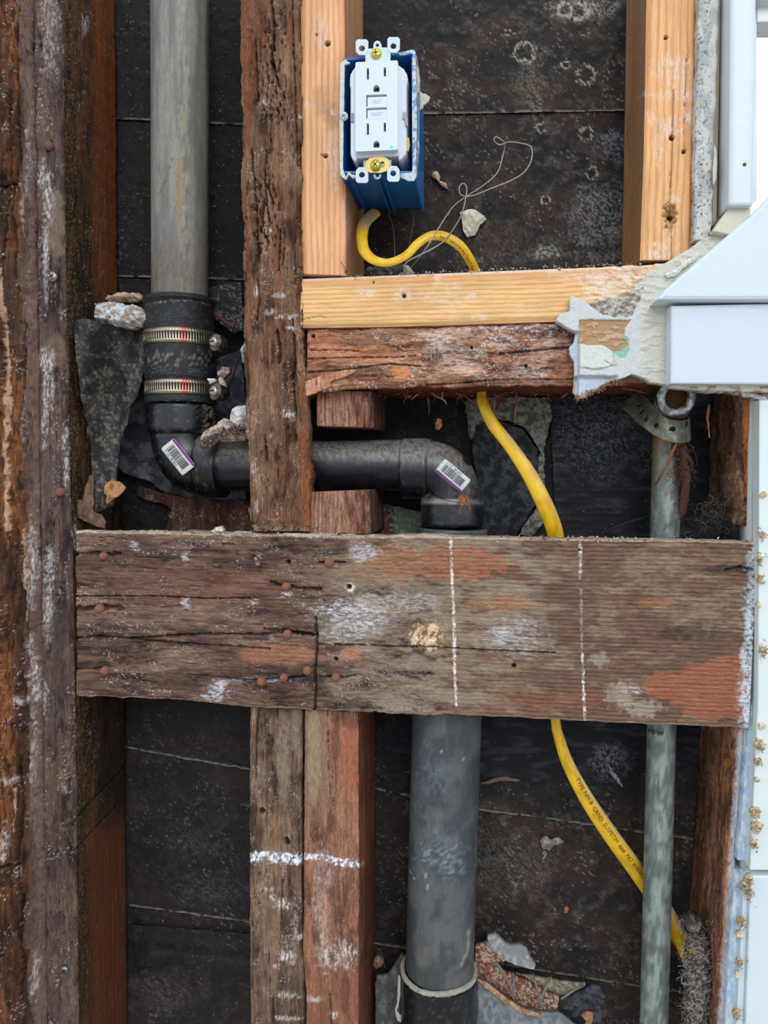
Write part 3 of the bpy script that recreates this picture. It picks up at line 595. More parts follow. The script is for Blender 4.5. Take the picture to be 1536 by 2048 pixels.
def f_H(d):
    c, h = newwood(d, 71, S(234, 178, 124), S(204, 140, 88), 5.0)
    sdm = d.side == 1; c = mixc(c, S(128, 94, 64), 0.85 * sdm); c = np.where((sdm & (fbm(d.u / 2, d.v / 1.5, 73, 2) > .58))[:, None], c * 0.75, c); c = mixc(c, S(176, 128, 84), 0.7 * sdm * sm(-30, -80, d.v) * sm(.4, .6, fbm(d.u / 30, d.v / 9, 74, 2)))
    c = smear(d, c, S(232, 226, 220), [(1350, 140, 34, 22, .55), (1355, 190, 50, 8, .7), (1380, 236, 10, 10, .8), (1340, 255, 20, 16, .6), (1318, 300, 6, 30, .4), (1350, 400, 10, 6, .8), (1318, 505, 24, 16, .7), (1380, 200, 16, 30, .4), (1300, 235, 8, 12, .5), (1340, 475, 12, 30, .3)], 171)
    c, h = hole(d, c, h, [(1332, 75, 4), (1344, 275, 5.5), (1368, 303, 4.5)])
    c, h = cracks(d, c, h, [([(1348, 180), (1345, 270), (1345, 300), (1341, 400), (1344, 520)], 1.8), ([(1374, 110), (1370, 200), (1368, 300)], 1.2)], 0.5, 0.002)
    q = blob(d, 1341, 430, 13, 24, 0.9, 75, 0.3, 6); c = mixc(c, S(150, 110, 60), 0.7 * q); h = h - 0.003 * q * sm(.4, .6, fbm(d.px / 4, d.py / 4, 76, 3)); c, h = hole(d, c, h, [(1341, 435, 6)])
    return c, h
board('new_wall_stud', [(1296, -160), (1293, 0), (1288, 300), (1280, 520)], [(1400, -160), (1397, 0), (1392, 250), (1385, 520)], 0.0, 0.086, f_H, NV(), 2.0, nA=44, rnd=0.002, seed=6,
      label='pale new fir stud beside the window casing, split down its middle with plaster smears', cat='stud')
def f_E(d):
    c, h = newwood(d, 81, S(230, 186, 128), S(196, 138, 76), 3.7)
    c = mixc(c, S(214, 150, 100), 0.6 * sm(0.32, 0.1, d.s + 0.15 * (fbm(d.u / 60, d.v / 20, 82, 3) - .5)))
    c = smear(d, c, S(226, 222, 216), [(735, 584, 14, 8, .8), (800, 578, 14, 8, .5), (808, 592, 12, 10, .7), (874, 555, 7, 12, .6), (857, 592, 14, 8, .4), (900, 600, 22, 30, .3), (942, 593, 8, 6, .9), (960, 636, 12, 6, .6), (1200, 600, 26, 50, .75), (1240, 575, 36, 40, .8), (1290, 550, 40, 20, .9), (1330, 540, 30, 16, .9), (1130, 548, 30, 10, .4), (1060, 620, 20, 10, .3), (1170, 560, 20, 14, .5)], 181)
    c = mixc(c, S(220, 212, 196), 0.8 * sm(3.2, 1.2, d.v + 1.2 * fbm(d.px / 7, d.px * 0, 83, 3)) * (d.side == 0)); c = mixc(c, S(200, 190, 172), 0.6 * (d.side == 1))
    c, h = hole(d, c, h, [(808, 591, 4.5), (747, 564, 2)])
    rg_ = sm(1130, 1230, d.px) * sm(0.45, 0.6, fbm(d.px / 18, d.py / 9, 84, 4)); h = h + rg_ * 0.0015
    c, h = cracks(d, c, h, [([(600, 640), (640, 632), (652, 636)], 1.3)], 0.5, 0.001)
    return c, h
board('rough_sill_plate', [(601, 557), (750, 551), (900, 545), (1100, 537), (1250, 532), (1392, 522)], [(601, 655), (750, 653), (900, 649), (1148, 641), (1300, 632), (1440, 622)], 0.0, 0.086, f_E, NH(), 2.0, nA=6, nB=12, rnd=0.002, seed=7,
      label='pale new horizontal fir plate below the outlet and the window-side stud', cat='sill plate')
# --- old header under it
def f_F(d):
    c, h = oldwood(d, 91, S(100, 62, 44), S(158, 108, 82), S(190, 142, 112), S(122, 92, 76), peel=0.0012, crack=0.0012, dust=0.8, dustc=S(225, 215, 208))
    c = mixc(c, S(192, 126, 92), 0.7 * blob(d, 700, 705, 78, 20, 0.3, 92, 0.3) + 0.6 * blob(d, 650, 680, 40, 16, .4, 99, .3)); q = blob(d, 720, 685, 60, 8, 0.8, 93, 0.2); c = mixc(c, S(100, 78, 66), 0.5 * q)
    q = blob(d, 735, 750, 50, 13, 0.6, 94, 0.2); c = mixc(c, S(88, 62, 48), 0.6 * q); h = h - 0.001 * q
    q = blob(d, 804, 745, 22, 13, 0.25, 95, 0.12); c = mixc(c, S(206, 136, 92), 0.9 * q)
    c = smear(d, c, S(232, 226, 222), [(880, 690, 14, 34, .6), (900, 670, 50, 10, .5), (910, 710, 40, 20, .5), (1000, 680, 30, 14, .5), (1030, 655, 100, 6, .8), (763, 659, 6, 5, 1), (930, 740, 30, 12, .4), (1060, 740, 40, 24, .35), (1100, 690, 40, 20, .4), (960, 705, 14, 6, .7)], 191)
    ne = blob(d, 868, 706, 24, 18, 0.8, 96, 0.3, 8); h = h + ne * 0.0016 * fbm(d.px / 2.5, d.py / 2.5, 97, 2); c = mixc(c, S(196, 176, 160), 0.5 * ne)
    c, h = cracks(d, c, h, [([(616, 718), (700, 715), (800, 714), (830, 712)], 1.4), ([(616, 745), (700, 738), (780, 728), (840, 733)], 2), ([(1000, 707), (1050, 703), (1100, 697), (1148, 694)], 2.6), ([(620, 700), (680, 700), (720, 702)], 1.2), ([(850, 770), (1000, 760), (1148, 758)], 1.4)], 0.6, 0.003)
    c, h = hole(d, c, h, [(627, 673, 4), (943, 696, 3), (1052, 732, 3.5)])
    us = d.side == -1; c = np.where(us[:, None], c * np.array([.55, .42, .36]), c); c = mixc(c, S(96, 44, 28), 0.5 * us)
    return c, h
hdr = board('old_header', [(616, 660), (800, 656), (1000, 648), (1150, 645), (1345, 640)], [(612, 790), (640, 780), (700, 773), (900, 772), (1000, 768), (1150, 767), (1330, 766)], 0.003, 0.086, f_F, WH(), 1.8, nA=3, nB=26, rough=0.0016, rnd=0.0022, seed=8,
      label='old reddish header with gouges and white dust directly under the pale plate', cat='header')
relief('splinter_piece', [(611, 764), (640, 752), (690, 740), (717, 738), (700, 750), (662, 764), (660, 775), (640, 782), (613, 793)], lambda x, y: 0.0 + (x - 611) * 0.00002, 0.003, lambda d: oldwood(d, 98, S(150, 98, 72), S(190, 134, 104), S(206, 156, 124), None), WH(), pitch=2, rag=1.2, parent=hdr)
# --- cut stud stubs behind the pipe
def f_G(d):
    c, h = oldwood(d, 101, S(92, 58, 46), S(144, 100, 82), S(172, 128, 108), None, peel=0.0002, crack=0.0006, dust=0.3)
    st = 0.5 + 0.5 * np.sin(d.v * 2.0 + 5 * fbm(d.u / 40, d.v / 10, 103, 2)); c = c * (0.72 + 0.4 * st)[:, None]; h = h + st * 0.0003
    e = sm(0.6, 0.9, fbm(d.v / 1.6, d.v * 0, 104, 3)) ; c = mixc(c, S(60, 44, 38), 0.6 * sm(848, 858, d.py) * sm(870, 862, d.py)); c = mixc(c, S(70, 44, 34), .7 * (d.side == -1))
    return c, h
board('cut_stud_stub', [(632, 782), (634, 852)], [(744, 782), (746, 856)], 0.014, 0.076, f_G, WV(), 1.8, nA=6, nB=26, rough=0.0004, rnd=0.001, seed=9,
      label='short sawn-off stud stub hanging under the old header, above the horizontal pipe', cat='stud stub')
board('cut_stud_stub', [(620, 984), (618, 1066)], [(738, 980), (742, 1068)], 0.008, 0.080, f_G, WV(), 1.8, nA=6, nB=26, rough=0.0005, rnd=0.001, seed=10,
      label='short sawn-off stud stub standing on the wide plank, under the horizontal pipe', cat='stud stub')
# --- the wide let-in plank
def f_M(d):
    c, h = oldwood(d, 111, S(58, 42, 38), S(108, 82, 70), S(128, 102, 88), S(84, 64, 56), peel=0.0009, crack=0.0014, dust=0.6)
    rt = sm(760, 1000, d.px)
    # right half: closer, cleaner grain with raised rings
    g = 0.5 + 0.5 * np.sin(d.v * 2 * math.pi / 3.3 + 4 * fbm(d.u / 120, d.v / 30, 113, 2)); fb = fbm(d.u / 26, d.v / 0.7, 114, 4); n = fbm(d.u / 26, d.v / 9, 115, 4); n_ = fbm(d.u / 10, d.v / 4, 116, 4)
    cr = mixc(const(d, S(116, 88, 73)), S(138, 115, 95), sm(0.48, 0.66, n)); cr = mixc(cr, S(96, 76, 66), 0.6 * sm(0.45, 0.62, n_)); cr = cr * (0.62 + 0.76 * fb)[:, None] * (1 - 0.33 * sm(0.72, 0.98, g))[:, None]
    hr = -sm(0.7, 0.98, g) * 0.0005 + (fb - .5) * 0.0005
    rt = sm(0.35, 0.65, rt + 0.5 * (fbm(d.u / 30, d.v / 10, 117, 3) - .5)); c = c * (1 - rt[:, None]) + cr * rt[:, None]; h = h * (1 - rt) + hr * rt
    gl = sm(640, 760, d.px) * sm(1000, 860, d.px); c = mixc(c, S(142, 126, 110), 0.45 * gl * sm(.4, .62, n_)); c = mixc(c, S(156, 142, 124), 0.5 * sm(1330, 1230, np.hypot((d.px - 640) * 0.6 + 1000, d.py - 1150)) * sm(.4, .6, n) * sm(600, 680, d.px))
    ring = (1 - 0.3 * sm(0.72, 0.98, g)); fr = (0.8 + 0.4 * fb) * ring
    def pat(col, m_, k=0.85):
        nonlocal c; c = mixc(c, np.asarray(col), m_ * k); 
    O = lambda col: np.asarray(col)[None, :] * fr[:, None]
    def patr(col, m_, k=0.9):
        nonlocal c; mm = (m_ * k)[:, None]; c = c * (1 - mm) + O(col) * mm
    patr(S(156, 98, 72), np.clip(blob(d, 1430, 1385, 88, 55, 0.35, 121, 0.1, 22) + blob(d, 1330, 1370, 48, 26, 0.35, 122, 0.1, 18) + blob(d, 1460, 1330, 40, 20, .5, 120, .15), 0, 1) * sm(1512, 1490, d.px))
    patr(S(164, 106, 82), np.clip(blob(d, 915, 1125, 92, 34, 0.5, 123, 0.12, 22) + blob(d, 800, 1120, 55, 30, .7, 119, .2), 0, 1), .8); patr(S(168, 112, 80), blob(d, 1010, 1208, 60, 12, 0.7, 124, 0.2) + blob(d, 1300, 1206, 40, 8, .7, 125, .3), .7)
    patr(S(176, 118, 90), blob(d, 560, 1310, 70, 22, 0.5, 126, 0.3, 20), .6); patr(S(186, 128, 96), blob(d, 702, 1308, 18, 12, 0.4, 127, 0.3), .8); patr(S(132, 84, 66), blob(d, 1100, 1400, 120, 20, 0.8, 128, 0.3), .55)
    patr(S(150, 112, 84), blob(d, 760, 1130, 80, 40, .7, 129, .4), .5); pat(S(122, 82, 66), blob(d, 400, 1170, 170, 40, .8, 130, .5), .4)
    # mildew and grey bloom
    pat(S(150, 132, 106), sm(.42, .6, n_) * (blob(d, 950, 1300, 130, 120, .6, 132, .5, 30) + blob(d, 1390, 1245, 50, 28, .5, 133, .4) + blob(d, 1370, 1130, 130, 30, .6, 134, .5)), .55)
    pat(S(166, 156, 136), blob(d, 1240, 1390, 26, 26, .9, 135, .3, 8) + blob(d, 1290, 1420, 36, 18, .9, 136, .3, 8) + blob(d, 1200, 1320, 20, 14, .9, 137, .4, 8), .6)
    pat(S(48, 42, 42), blob(d, 1370, 1265, 60, 14, .6, 138, .4), .6); pat(S(54, 44, 42), blob(d, 560, 1350, 90, 18, .6, 139, .5), .6); pat(S(50, 40, 38), blob(d, 1455, 1138, 52, 9, .5, 140, .4), .7)
    c = smear(d, c, S(222, 224, 232), [(690, 1218, 50, 14, .75), (790, 1205, 60, 16, .45), (735, 1105, 26, 10, .6), (718, 1102, 18, 18, .45), (700, 1260, 40, 18, .6), (1030, 1275, 50, 30, .4), (1005, 1270, 20, 14, .5), (730, 1240, 60, 10, .6), (1270, 1380, 20, 6, .5), (430, 1390, 22, 10, .8), (440, 1370, 14, 10, .8), (372, 1205, 7, 9, .9), (270, 1090, 9, 8, .8), (508, 1202, 10, 6, .7), (515, 1120, 6, 9, .8), (372, 1115, 5, 10, .7), (543, 1275, 5, 4, .6), (575, 1190, 8, 5, .9), (1490, 1400, 12, 50, .5), (520, 1360, 50, 4, .6)], 201)
    # chalk lines
    for i, (pts, a) in enumerate([([(901, 1074), (905, 1170), (909, 1260), (909, 1340), (913, 1412)], .95), ([(1161, 1080), (1161, 1155)], .8), ([(1165, 1308), (1167, 1375), (1170, 1442)], .85), ([(1162, 1180), (1164, 1300)], .25)]):
        c = mixc(c, S(236, 228, 220), a * line(d, pts, 3.6, 4.5, 150 + i) * (0.15 + 0.85 * sm(.38, .52, fbm(d.px / 3, d.py / 4, 155 + i, 2))))
    # white compound along the right end, dust on the top edge
    e = 1514 - 0.043 * (d.py - 1083) - d.px + 16 * (fbm(d.px / 14, d.py / 14, 160, 4) - .5) * 2; c = mixc(c, S(212, 224, 234), .8 * sm(24, 8, e) * sm(.3, .5, fbm(d.px / 5, d.py / 5, 161, 3)) * (d.side == 0)); h = h + 0.0012 * sm(20, 6, e)
    c = mixc(c, S(196, 178, 158), .75 * sm(2.4, 0.8, d.v + 1.0 * fbm(d.px / 6, d.px * 0, 162, 3)) * (d.side == 0)); c = mixc(c, S(186, 170, 152), .8 * (d.side == 1))
    c = mixc(c, S(176, 150, 130), .5 * sm(3.4, 1, d.wm - d.v + 2 * fbm(d.px / 12, d.px * 0, 163, 3)) * (d.side == 0))
    # splintered scar
    q = blob(d, 855, 1272, 34, 26, .6, 165, .2, 9); w_ = fbm(d.px / 4 + d.py / 9, d.py / 7, 166, 3); c = mixc(c, mixc(const(d, S(150, 112, 84)), S(226, 204, 170), sm(.4, .6, w_)), q); h = h - 0.002 * q + 0.003 * q * (w_ - .4)
    c, h = cracks(d, c, h, [([(153, 1108), (185, 1106), (216, 1108), (240, 1106)], 4.5), ([(153, 1217), (180, 1216), (225, 1215), (243, 1217)], 6), ([(153, 1276), (200, 1272), (260, 1276), (330, 1284), (400, 1288), (470, 1292), (540, 1298)], 2.2), ([(260, 1276), (400, 1268), (520, 1268), (575, 1264), (632, 1271)], 2.4), ([(153, 1192), (300, 1192), (420, 1197), (500, 1196)], 1.5), ([(632, 1234), (634, 1290), (630, 1340), (632, 1380), (629, 1420)], 3.4), ([(636, 1288), (760, 1291), (900, 1296), (1030, 1303), (1110, 1306)], 1.7), ([(540, 1163), (560, 1170), (600, 1176), (640, 1178)], 4), ([(530, 1258), (575, 1262), (632, 1270)], 4.5), ([(440, 1355), (500, 1360), (570, 1358), (610, 1352)], 3), ([(640, 1352), (690, 1354), (710, 1350)], 2.6), ([(153, 1338), (210, 1336)], 1.6), ([(640, 1124), (690, 1124)], 3), ([(1450, 1140), (1480, 1134), (1508, 1140)], 3)], .6, .0035)
    c, h = hole(d, c, h, [(577, 1124, 4.5), (698, 1173, 4.5), (672, 1318, 4), (1028, 1332, 4.5), (1160, 1100, 2)])
    c = mixc(c, S(225, 228, 232), .8 * sm(13, 7, np.hypot(d.px - 700, d.py - 1175)) * sm(5, 7, np.hypot(d.px - 698, d.py - 1173)) * sm(.4, .55, fbm(d.px / 3, d.py / 3, 168, 2)))
    return c, h
plank = board('brace_plank', [(153, 1063), (400, 1067), (620, 1071), (900, 1073), (1150, 1078), (1400, 1081), (1515, 1084)], [(155, 1391), (330, 1398), (500, 1411), (640, 1421), (880, 1428), (1130, 1441), (1300, 1448), (1497, 1456)], -0.005, 0.020, f_M, WH(), 1.7, nA=6, nB=8, rough=0.0009, rnd=0.0012, seed=11,
      label='wide weathered horizontal plank across the wall, with chalk lines and rusty nail heads', cat='plank')
for (x, y, r) in [(208, 1112, 8), (200, 1217, 9), (211, 1341, 9), (573, 1173, 9), (575, 1268, 9), (659, 1125, 10), (523, 1363, 9), (568, 1355, 8), (615, 1341, 9), (672, 1354, 9)]:
    nn = screw(x, y, -0.0056, r, S(138, 92, 70), RUST(), plank, name='nail', prot=0.0042)
# --- studs under the plank
def f_N(d):
    c, h = oldwood(d, 121, S(66, 48, 38), S(112, 88, 72), S(138, 114, 94), S(92, 72, 60), peel=0.0003, crack=0.0012, dust=0.5)
    c = mixc(c, S(152, 134, 114), .55 * blob(d, 568, 1520, 13, 90, .5, 181, .4) + .4 * blob(d, 590, 1450, 12, 40, .5, 182, .4)); c = mixc(c, S(140, 94, 66), .45 * blob(d, 552, 1680, 10, 60, .5, 183, .5) + .4 * blob(d, 550, 1880, 7, 70, .5, 184, .5))
    rr = np.hypot((d.px - 567), (d.py - 1462) * .8); c = c * (1 - .25 * sm(.5, .9, np.sin(rr / 1.6)) * sm(16, 8, rr))[:, None]
    c, h = hole(d, c, h, [(524, 1622, 6), (575, 1685, 6), (573, 1678, 4)], .003)
    ch = line(d, [(498, 1715), (540, 1712), (606, 1720)], 13, 18, 190); c = mixc(c, S(236, 240, 250), ch * (.1 + .9 * sm(.42, .58, fbm(d.px / 2.2, d.py / 5, 191, 3))))
    c = smear(d, c, S(228, 222, 216), [(565, 1808, 12, 8, 1), (548, 1794, 6, 6, .8), (572, 1914, 14, 10, 1), (552, 1932, 5, 5, .9), (575, 1990, 22, 6, .6), (530, 1778, 14, 4, .5), (570, 2036, 20, 4, .8), (600, 1875, 4, 4, .7), (590, 1860, 6, 40, .3)], 211)
    c, h = cracks(d, c, h, [([(565, 1760), (562, 1860)], 1.6), ([(545, 2000), (547, 2060)], 2.5), ([(515, 1420), (512, 1560)], 1.2), ([(599, 1640), (598, 1720)], 1.3)], .6, .002)
    return c, h
board('lower_wall_stud', [(500, 1408), (499, 1700), (501, 2048), (501, 2210)], [(605, 1416), (602, 1600), (602, 1800), (606, 1950), (607, 2210)], 0.002, 0.086, f_N, WV(), 1.9, nA=5, nB=5, rough=0.0007, rnd=0.001, seed=12,
      label='brown weathered stud under the plank, left one of the touching pair, with white splatters', cat='stud')
def f_O(d):
    c, h = oldwood(d, 131, S(104, 68, 54), S(150, 104, 82), S(168, 122, 98), None, peel=0.0001, crack=0.0006, dust=0.3, fibk=.6)
    g = 0.5 + 0.5 * np.sin(d.v * 2 * math.pi / 1.75 + 3 * fbm(d.u / 200, d.v / 60, 133, 2)); c = c * (1 - .3 * sm(.55, .95, g) * (d.side <= 0))[:, None]; h = h - .0003 * sm(.5, .95, g)
    w_ = sm(665, 640, d.px + 18 * (fbm(d.u / 60, d.v / 9, 134, 3) - .5)) * sm(1680, 1560, d.py); c = mixc(c, S(132, 110, 92), .75 * w_); v_ = blob(d, 628, 1510, 13, 100, .3, 135, .15); c = mixc(c, S(164, 142, 112), .6 * v_)
    c = mixc(c, S(166, 98, 72), .75 * blob(d, 695, 1520, 24, 70, .4, 136, .5, 20)); c = mixc(c, S(148, 98, 76), .5 * sm(1900, 1960, d.py) + .0)
    c = mixc(c, S(86, 58, 50), .6 * blob(d, 672, 1480, 10, 50, .5, 137, .5) + .5 * blob(d, 700, 1440, 30, 16, .5, 138, .5)); c = mixc(c, S(80, 52, 40), .6 * blob(d, 690, 1985, 10, 50, .4, 139, .4))
    ch = line(d, [(606, 1714), (650, 1716), (690, 1726), (722, 1728)], 9, 13, 192); c = mixc(c, S(238, 242, 250), ch * (.1 + .9 * sm(.42, .58, fbm(d.px / 2.2, d.py / 5, 193, 3))))
    c = smear(d, c, S(226, 220, 216), [(680, 1910, 34, 20, .7), (650, 1900, 10, 40, .4), (650, 1730, 14, 40, .3), (640, 1810, 10, 50, .3), (620, 1998, 18, 5, .7), (668, 2030, 8, 6, .9)], 221)
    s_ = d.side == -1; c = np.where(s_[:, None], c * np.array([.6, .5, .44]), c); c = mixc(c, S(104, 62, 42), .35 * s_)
    c, h = cracks(d, c, h, [([(718, 1420), (722, 1520), (719, 1640)], 1.4), ([(655, 1420), (656, 1540)], 1.2), ([(660, 1990), (663, 2060)], 3)], .5, .002)
    return c, h
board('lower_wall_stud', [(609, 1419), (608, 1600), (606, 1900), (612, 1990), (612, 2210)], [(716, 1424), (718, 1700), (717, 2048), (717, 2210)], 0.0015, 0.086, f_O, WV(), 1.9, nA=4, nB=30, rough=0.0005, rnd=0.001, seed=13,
      label='reddish close-grained stud under the plank, right one of the touching pair', cat='stud')
# --- rough-sawn stud at the right edge
def f_L(d):
    c, h = oldwood(d, 141, S(78, 56, 44), S(140, 104, 82), S(160, 124, 96), S(104, 76, 64), peel=0.0016, crack=0.0024, dust=0.4, fib=.0007)
    hr = fbm(d.u / 4, d.v / .9, 143, 3); c = c * (.6 + .8 * hr)[:, None]; h = h + (hr - .5) * .0008
    c = mixc(c, S(172, 104, 60), .8 * line(d, [(1499, 790), (1496, 880), (1493, 930), (1496, 960), (1494, 990)], 8, 6, 144))
    c = mixc(c, S(198, 208, 216), .8 * sm(-14, 0, d.px - 1513 + 16 * (fbm(d.px / 10, d.py / 10, 145, 4) - .5) * 2) * sm(.35, .55, fbm(d.px / 5, d.py / 5, 146, 3)))
    return c, h
board('rough_sawn_stud', [(1499, 765), (1497, 800), (1492, 900), (1488, 970), (1489, 1052)], [(1528, 765), (1518, 800), (1512, 900), (1511, 1052)], 0.004, 0.085, f_L, WV(), 2.0, nA=36, nB=3, rough=0.003, rnd=0.002, seed=14,
      label='ragged dark brown stud stump below the white window apron, right of the galvanised pipe', cat='stud')
def f_L2(d):
    c, h = oldwood(d, 151, S(84, 56, 42), S(142, 98, 74), S(164, 112, 80), S(106, 74, 58), peel=0.0005, crack=0.001, dust=0.3, fib=.0006)
    hr = fbm(d.u / 4, d.v / .8, 153, 3); c = c * (.62 + .76 * hr)[:, None]; h = h + (hr - .5) * .0009
    c = mixc(c, S(178, 120, 58), .7 * blob(d, 1456, 1526, 6, 9, .4, 154, .3) + .7 * blob(d, 1455, 1574, 5, 10, .4, 155, .3))
    pale = sm(0, 8, d.px - (1447 - 0.035 * (d.py - 1660))) * sm(1650, 1700, d.py); c = mixc(c, S(168, 118, 88), .85 * pale)
    c = mixc(c, S(196, 205, 215), .75 * sm(-6, 6, d.px - (1478 - .07 * (d.py - 1460)) + 10 * (fbm(d.px / 8, d.py / 8, 156, 3) - .5)))
    return c, h
board('rough_sawn_stud', [(1466, 1452), (1460, 1600), (1452, 1720), (1442, 1850), (1432, 2048), (1428, 2210)], [(1497, 1452), (1482, 1600), (1472, 1720), (1464, 1850), (1452, 2048), (1448, 2210)], 0.003, 0.085, f_L2, WV(), 2.0, nA=36, nB=3, rough=0.0008, rnd=0.002, seed=15,
      label='hairy rough-sawn brown stud under the right end of the wide plank', cat='stud')
# ================================================================ pipes
def rad(px, py, Y, wpx): return 0.5 * wpx * mpp(px, py, Y)
def dusty(base, dustc, k=0.8, lo=0.0, hi=0.8, seed=400, scr=0.15):
    def f(d):
        n = fbm(d.u / 1.1, d.v / 1.1, seed, 4); n2 = fbm(d.u / 14, d.v / 14, seed + 3, 5)
        c = const(d, base) * (0.75 + 0.5 * n2)[:, None]
        up = d.nrm[:, 2]                                     # dust has settled on whatever faces up
        c = mixc(c, dustc, k * sm(lo, hi, up + 0.5 * (n2 - 0.5)) * (0.45 + 0.55 * sm(.35, .6, n)))
        c = mixc(c, dustc, scr * sm(.62, .72, n))
        return c, np.zeros(d.n)
    return f
BLK = S(22, 23, 26); DST = S(122, 118, 112)
def f_oldpipe(d):
    n = fbm(d.u / 60, d.v / 6, 411, 4); n2 = fbm(d.u / 8, d.v / 1.2, 413, 3); n3 = fbm(d.u / 5, d.v / 5, 415, 3)
    c = mixc(const(d, S(112, 110, 106)), S(136, 132, 124), sm(.4, .65, n)); c = mixc(c, S(98, 80, 62), .5 * sm(.55, .7, n3) * sm(380, 600, d.py))
    x = d.px - (361 + 6 * (fbm(d.py / 40, d.py * 0, 5, 3) - .5)); c = mixc(c, S(168, 158, 134), .5 * sm(16, 4, np.abs(x - 8)) * sm(.35, .6, n2)); c = mixc(c, S(140, 120, 84), .75 * sm(10, 5, np.abs(x + 2)) * sm(300, 320, d.py) * sm(480, 420, d.py))
    c = mixc(c, S(72, 58, 48), .6 * sm(410, 419, d.px) * sm(.4, .6, n3)); c = mixc(c, S(96, 76, 60), .35 * sm(440, 560, d.py))
    c = mixc(c, S(60, 58, 56), .7 * line(d, [(345, 316), (336, 350), (320, 385)], 1.6, 1, 416) + .7 * line(d, [(367, 312), (367, 410)], 1.5, 1, 417)); c = c * (0.88 + 0.24 * n2)[:, None]
    return c, (n3 - .5) * .0002
PY = 0.048
p0 = P([359.5, 360], [-200, 620], [PY, PY]); r0 = rad(360, 300, PY, 112)
vent = sweep('vertical_grey_pipe', np.linspace(p0[0], p0[1], 160), r0, f_oldpipe, ABSR(), seg=80,
      label='aged grey-brown vertical pipe in the upper left bay, going into the rubber coupling', cat='pipe')
# rubber coupling
cx0 = lambda y: 358.5 + (y - 590) * 0.017
def ringpath(ys): ys = np.asarray(ys, float); return P(cx0(ys), ys, np.full(len(ys), PY))
prof = [(600, 57.5), (600, 70), (602, 71), (608, 71), (612, 68), (616, 66), (650, 66), (650.5, 67.5), (653, 69), (664, 68.5), (694, 68.5), (700, 69.5), (740, 70.5), (758, 69.5), (764, 67.5), (793, 67.5), (797, 70), (805, 70.5), (808, 69), (808.5, 60)]
ys = np.interp(np.linspace(0, len(prof) - 1, 140), range(len(prof)), [p[0] for p in prof]); rr = np.interp(np.linspace(0, len(prof) - 1, 140), range(len(prof)), [p[1] for p in prof])
def f_rub(d):
    n = fbm(d.u / .8, d.v / .8, 421, 3); n2 = fbm(d.u / 9, d.v / 9, 423, 3); c = const(d, S(26, 27, 30)) * (0.8 + 0.4 * n2)[:, None]
    c = mixc(c, S(120, 114, 108), .6 * sm(.55, .68, n) * (sm(696, 704, d.py) * sm(760, 720, d.py) + .25) * sm(.35, .6, n2 + .15)); c = mixc(c, S(150, 140, 130), .85 * sm(.3, .8, d.nrm[:, 2] + 0 * n))
    q = sm(.4, .7, n) * (sm(3, 0, np.abs(d.py - 601 - (d.px - 358) ** 2 / 420)) + .8 * sm(2.5, 0, np.abs(d.py - 801 - (d.px - 362) ** 2 / 800))); c = mixc(c, S(158, 150, 140), .8 * q)
    return c, np.zeros(d.n)
mm = mpp(362, 700, PY)
cpl = sweep('rubber_pipe_coupling', ringpath(ys), rr * mm, f_rub, RUB(), seg=96,
      label='black rubber pipe coupling with two steel hose clamps, on the left pipe', cat='coupling')
def place_cyl(xp, yp, rr_):                           # point on the coupling's cylinder: xp = photo px across, yp = along
    c0 = P(cx0(yp), yp, np.full_like(np.asarray(yp, float), PY)); x = (np.asarray(xp) - cx0(np.asarray(yp))) * mm
    return c0 + np.stack([x, -np.sqrt(np.maximum(rr_ ** 2 - x ** 2, 0)), 0 * x], -1)
text_on('moulded_lettering', 'ON-3550', 0.0042, lambda x, y: place_cyl(305 + x / mm, 722 - y / mm, 71.2 * mm), S(74, 74, 78), RUB(), parent=cpl)
text_on('moulded_lettering', 'D   V', 0.0050, lambda x, y: place_cyl(302 + x / mm, 742 - y / mm, 71.2 * mm), S(70, 70, 74), RUB(), parent=cpl)
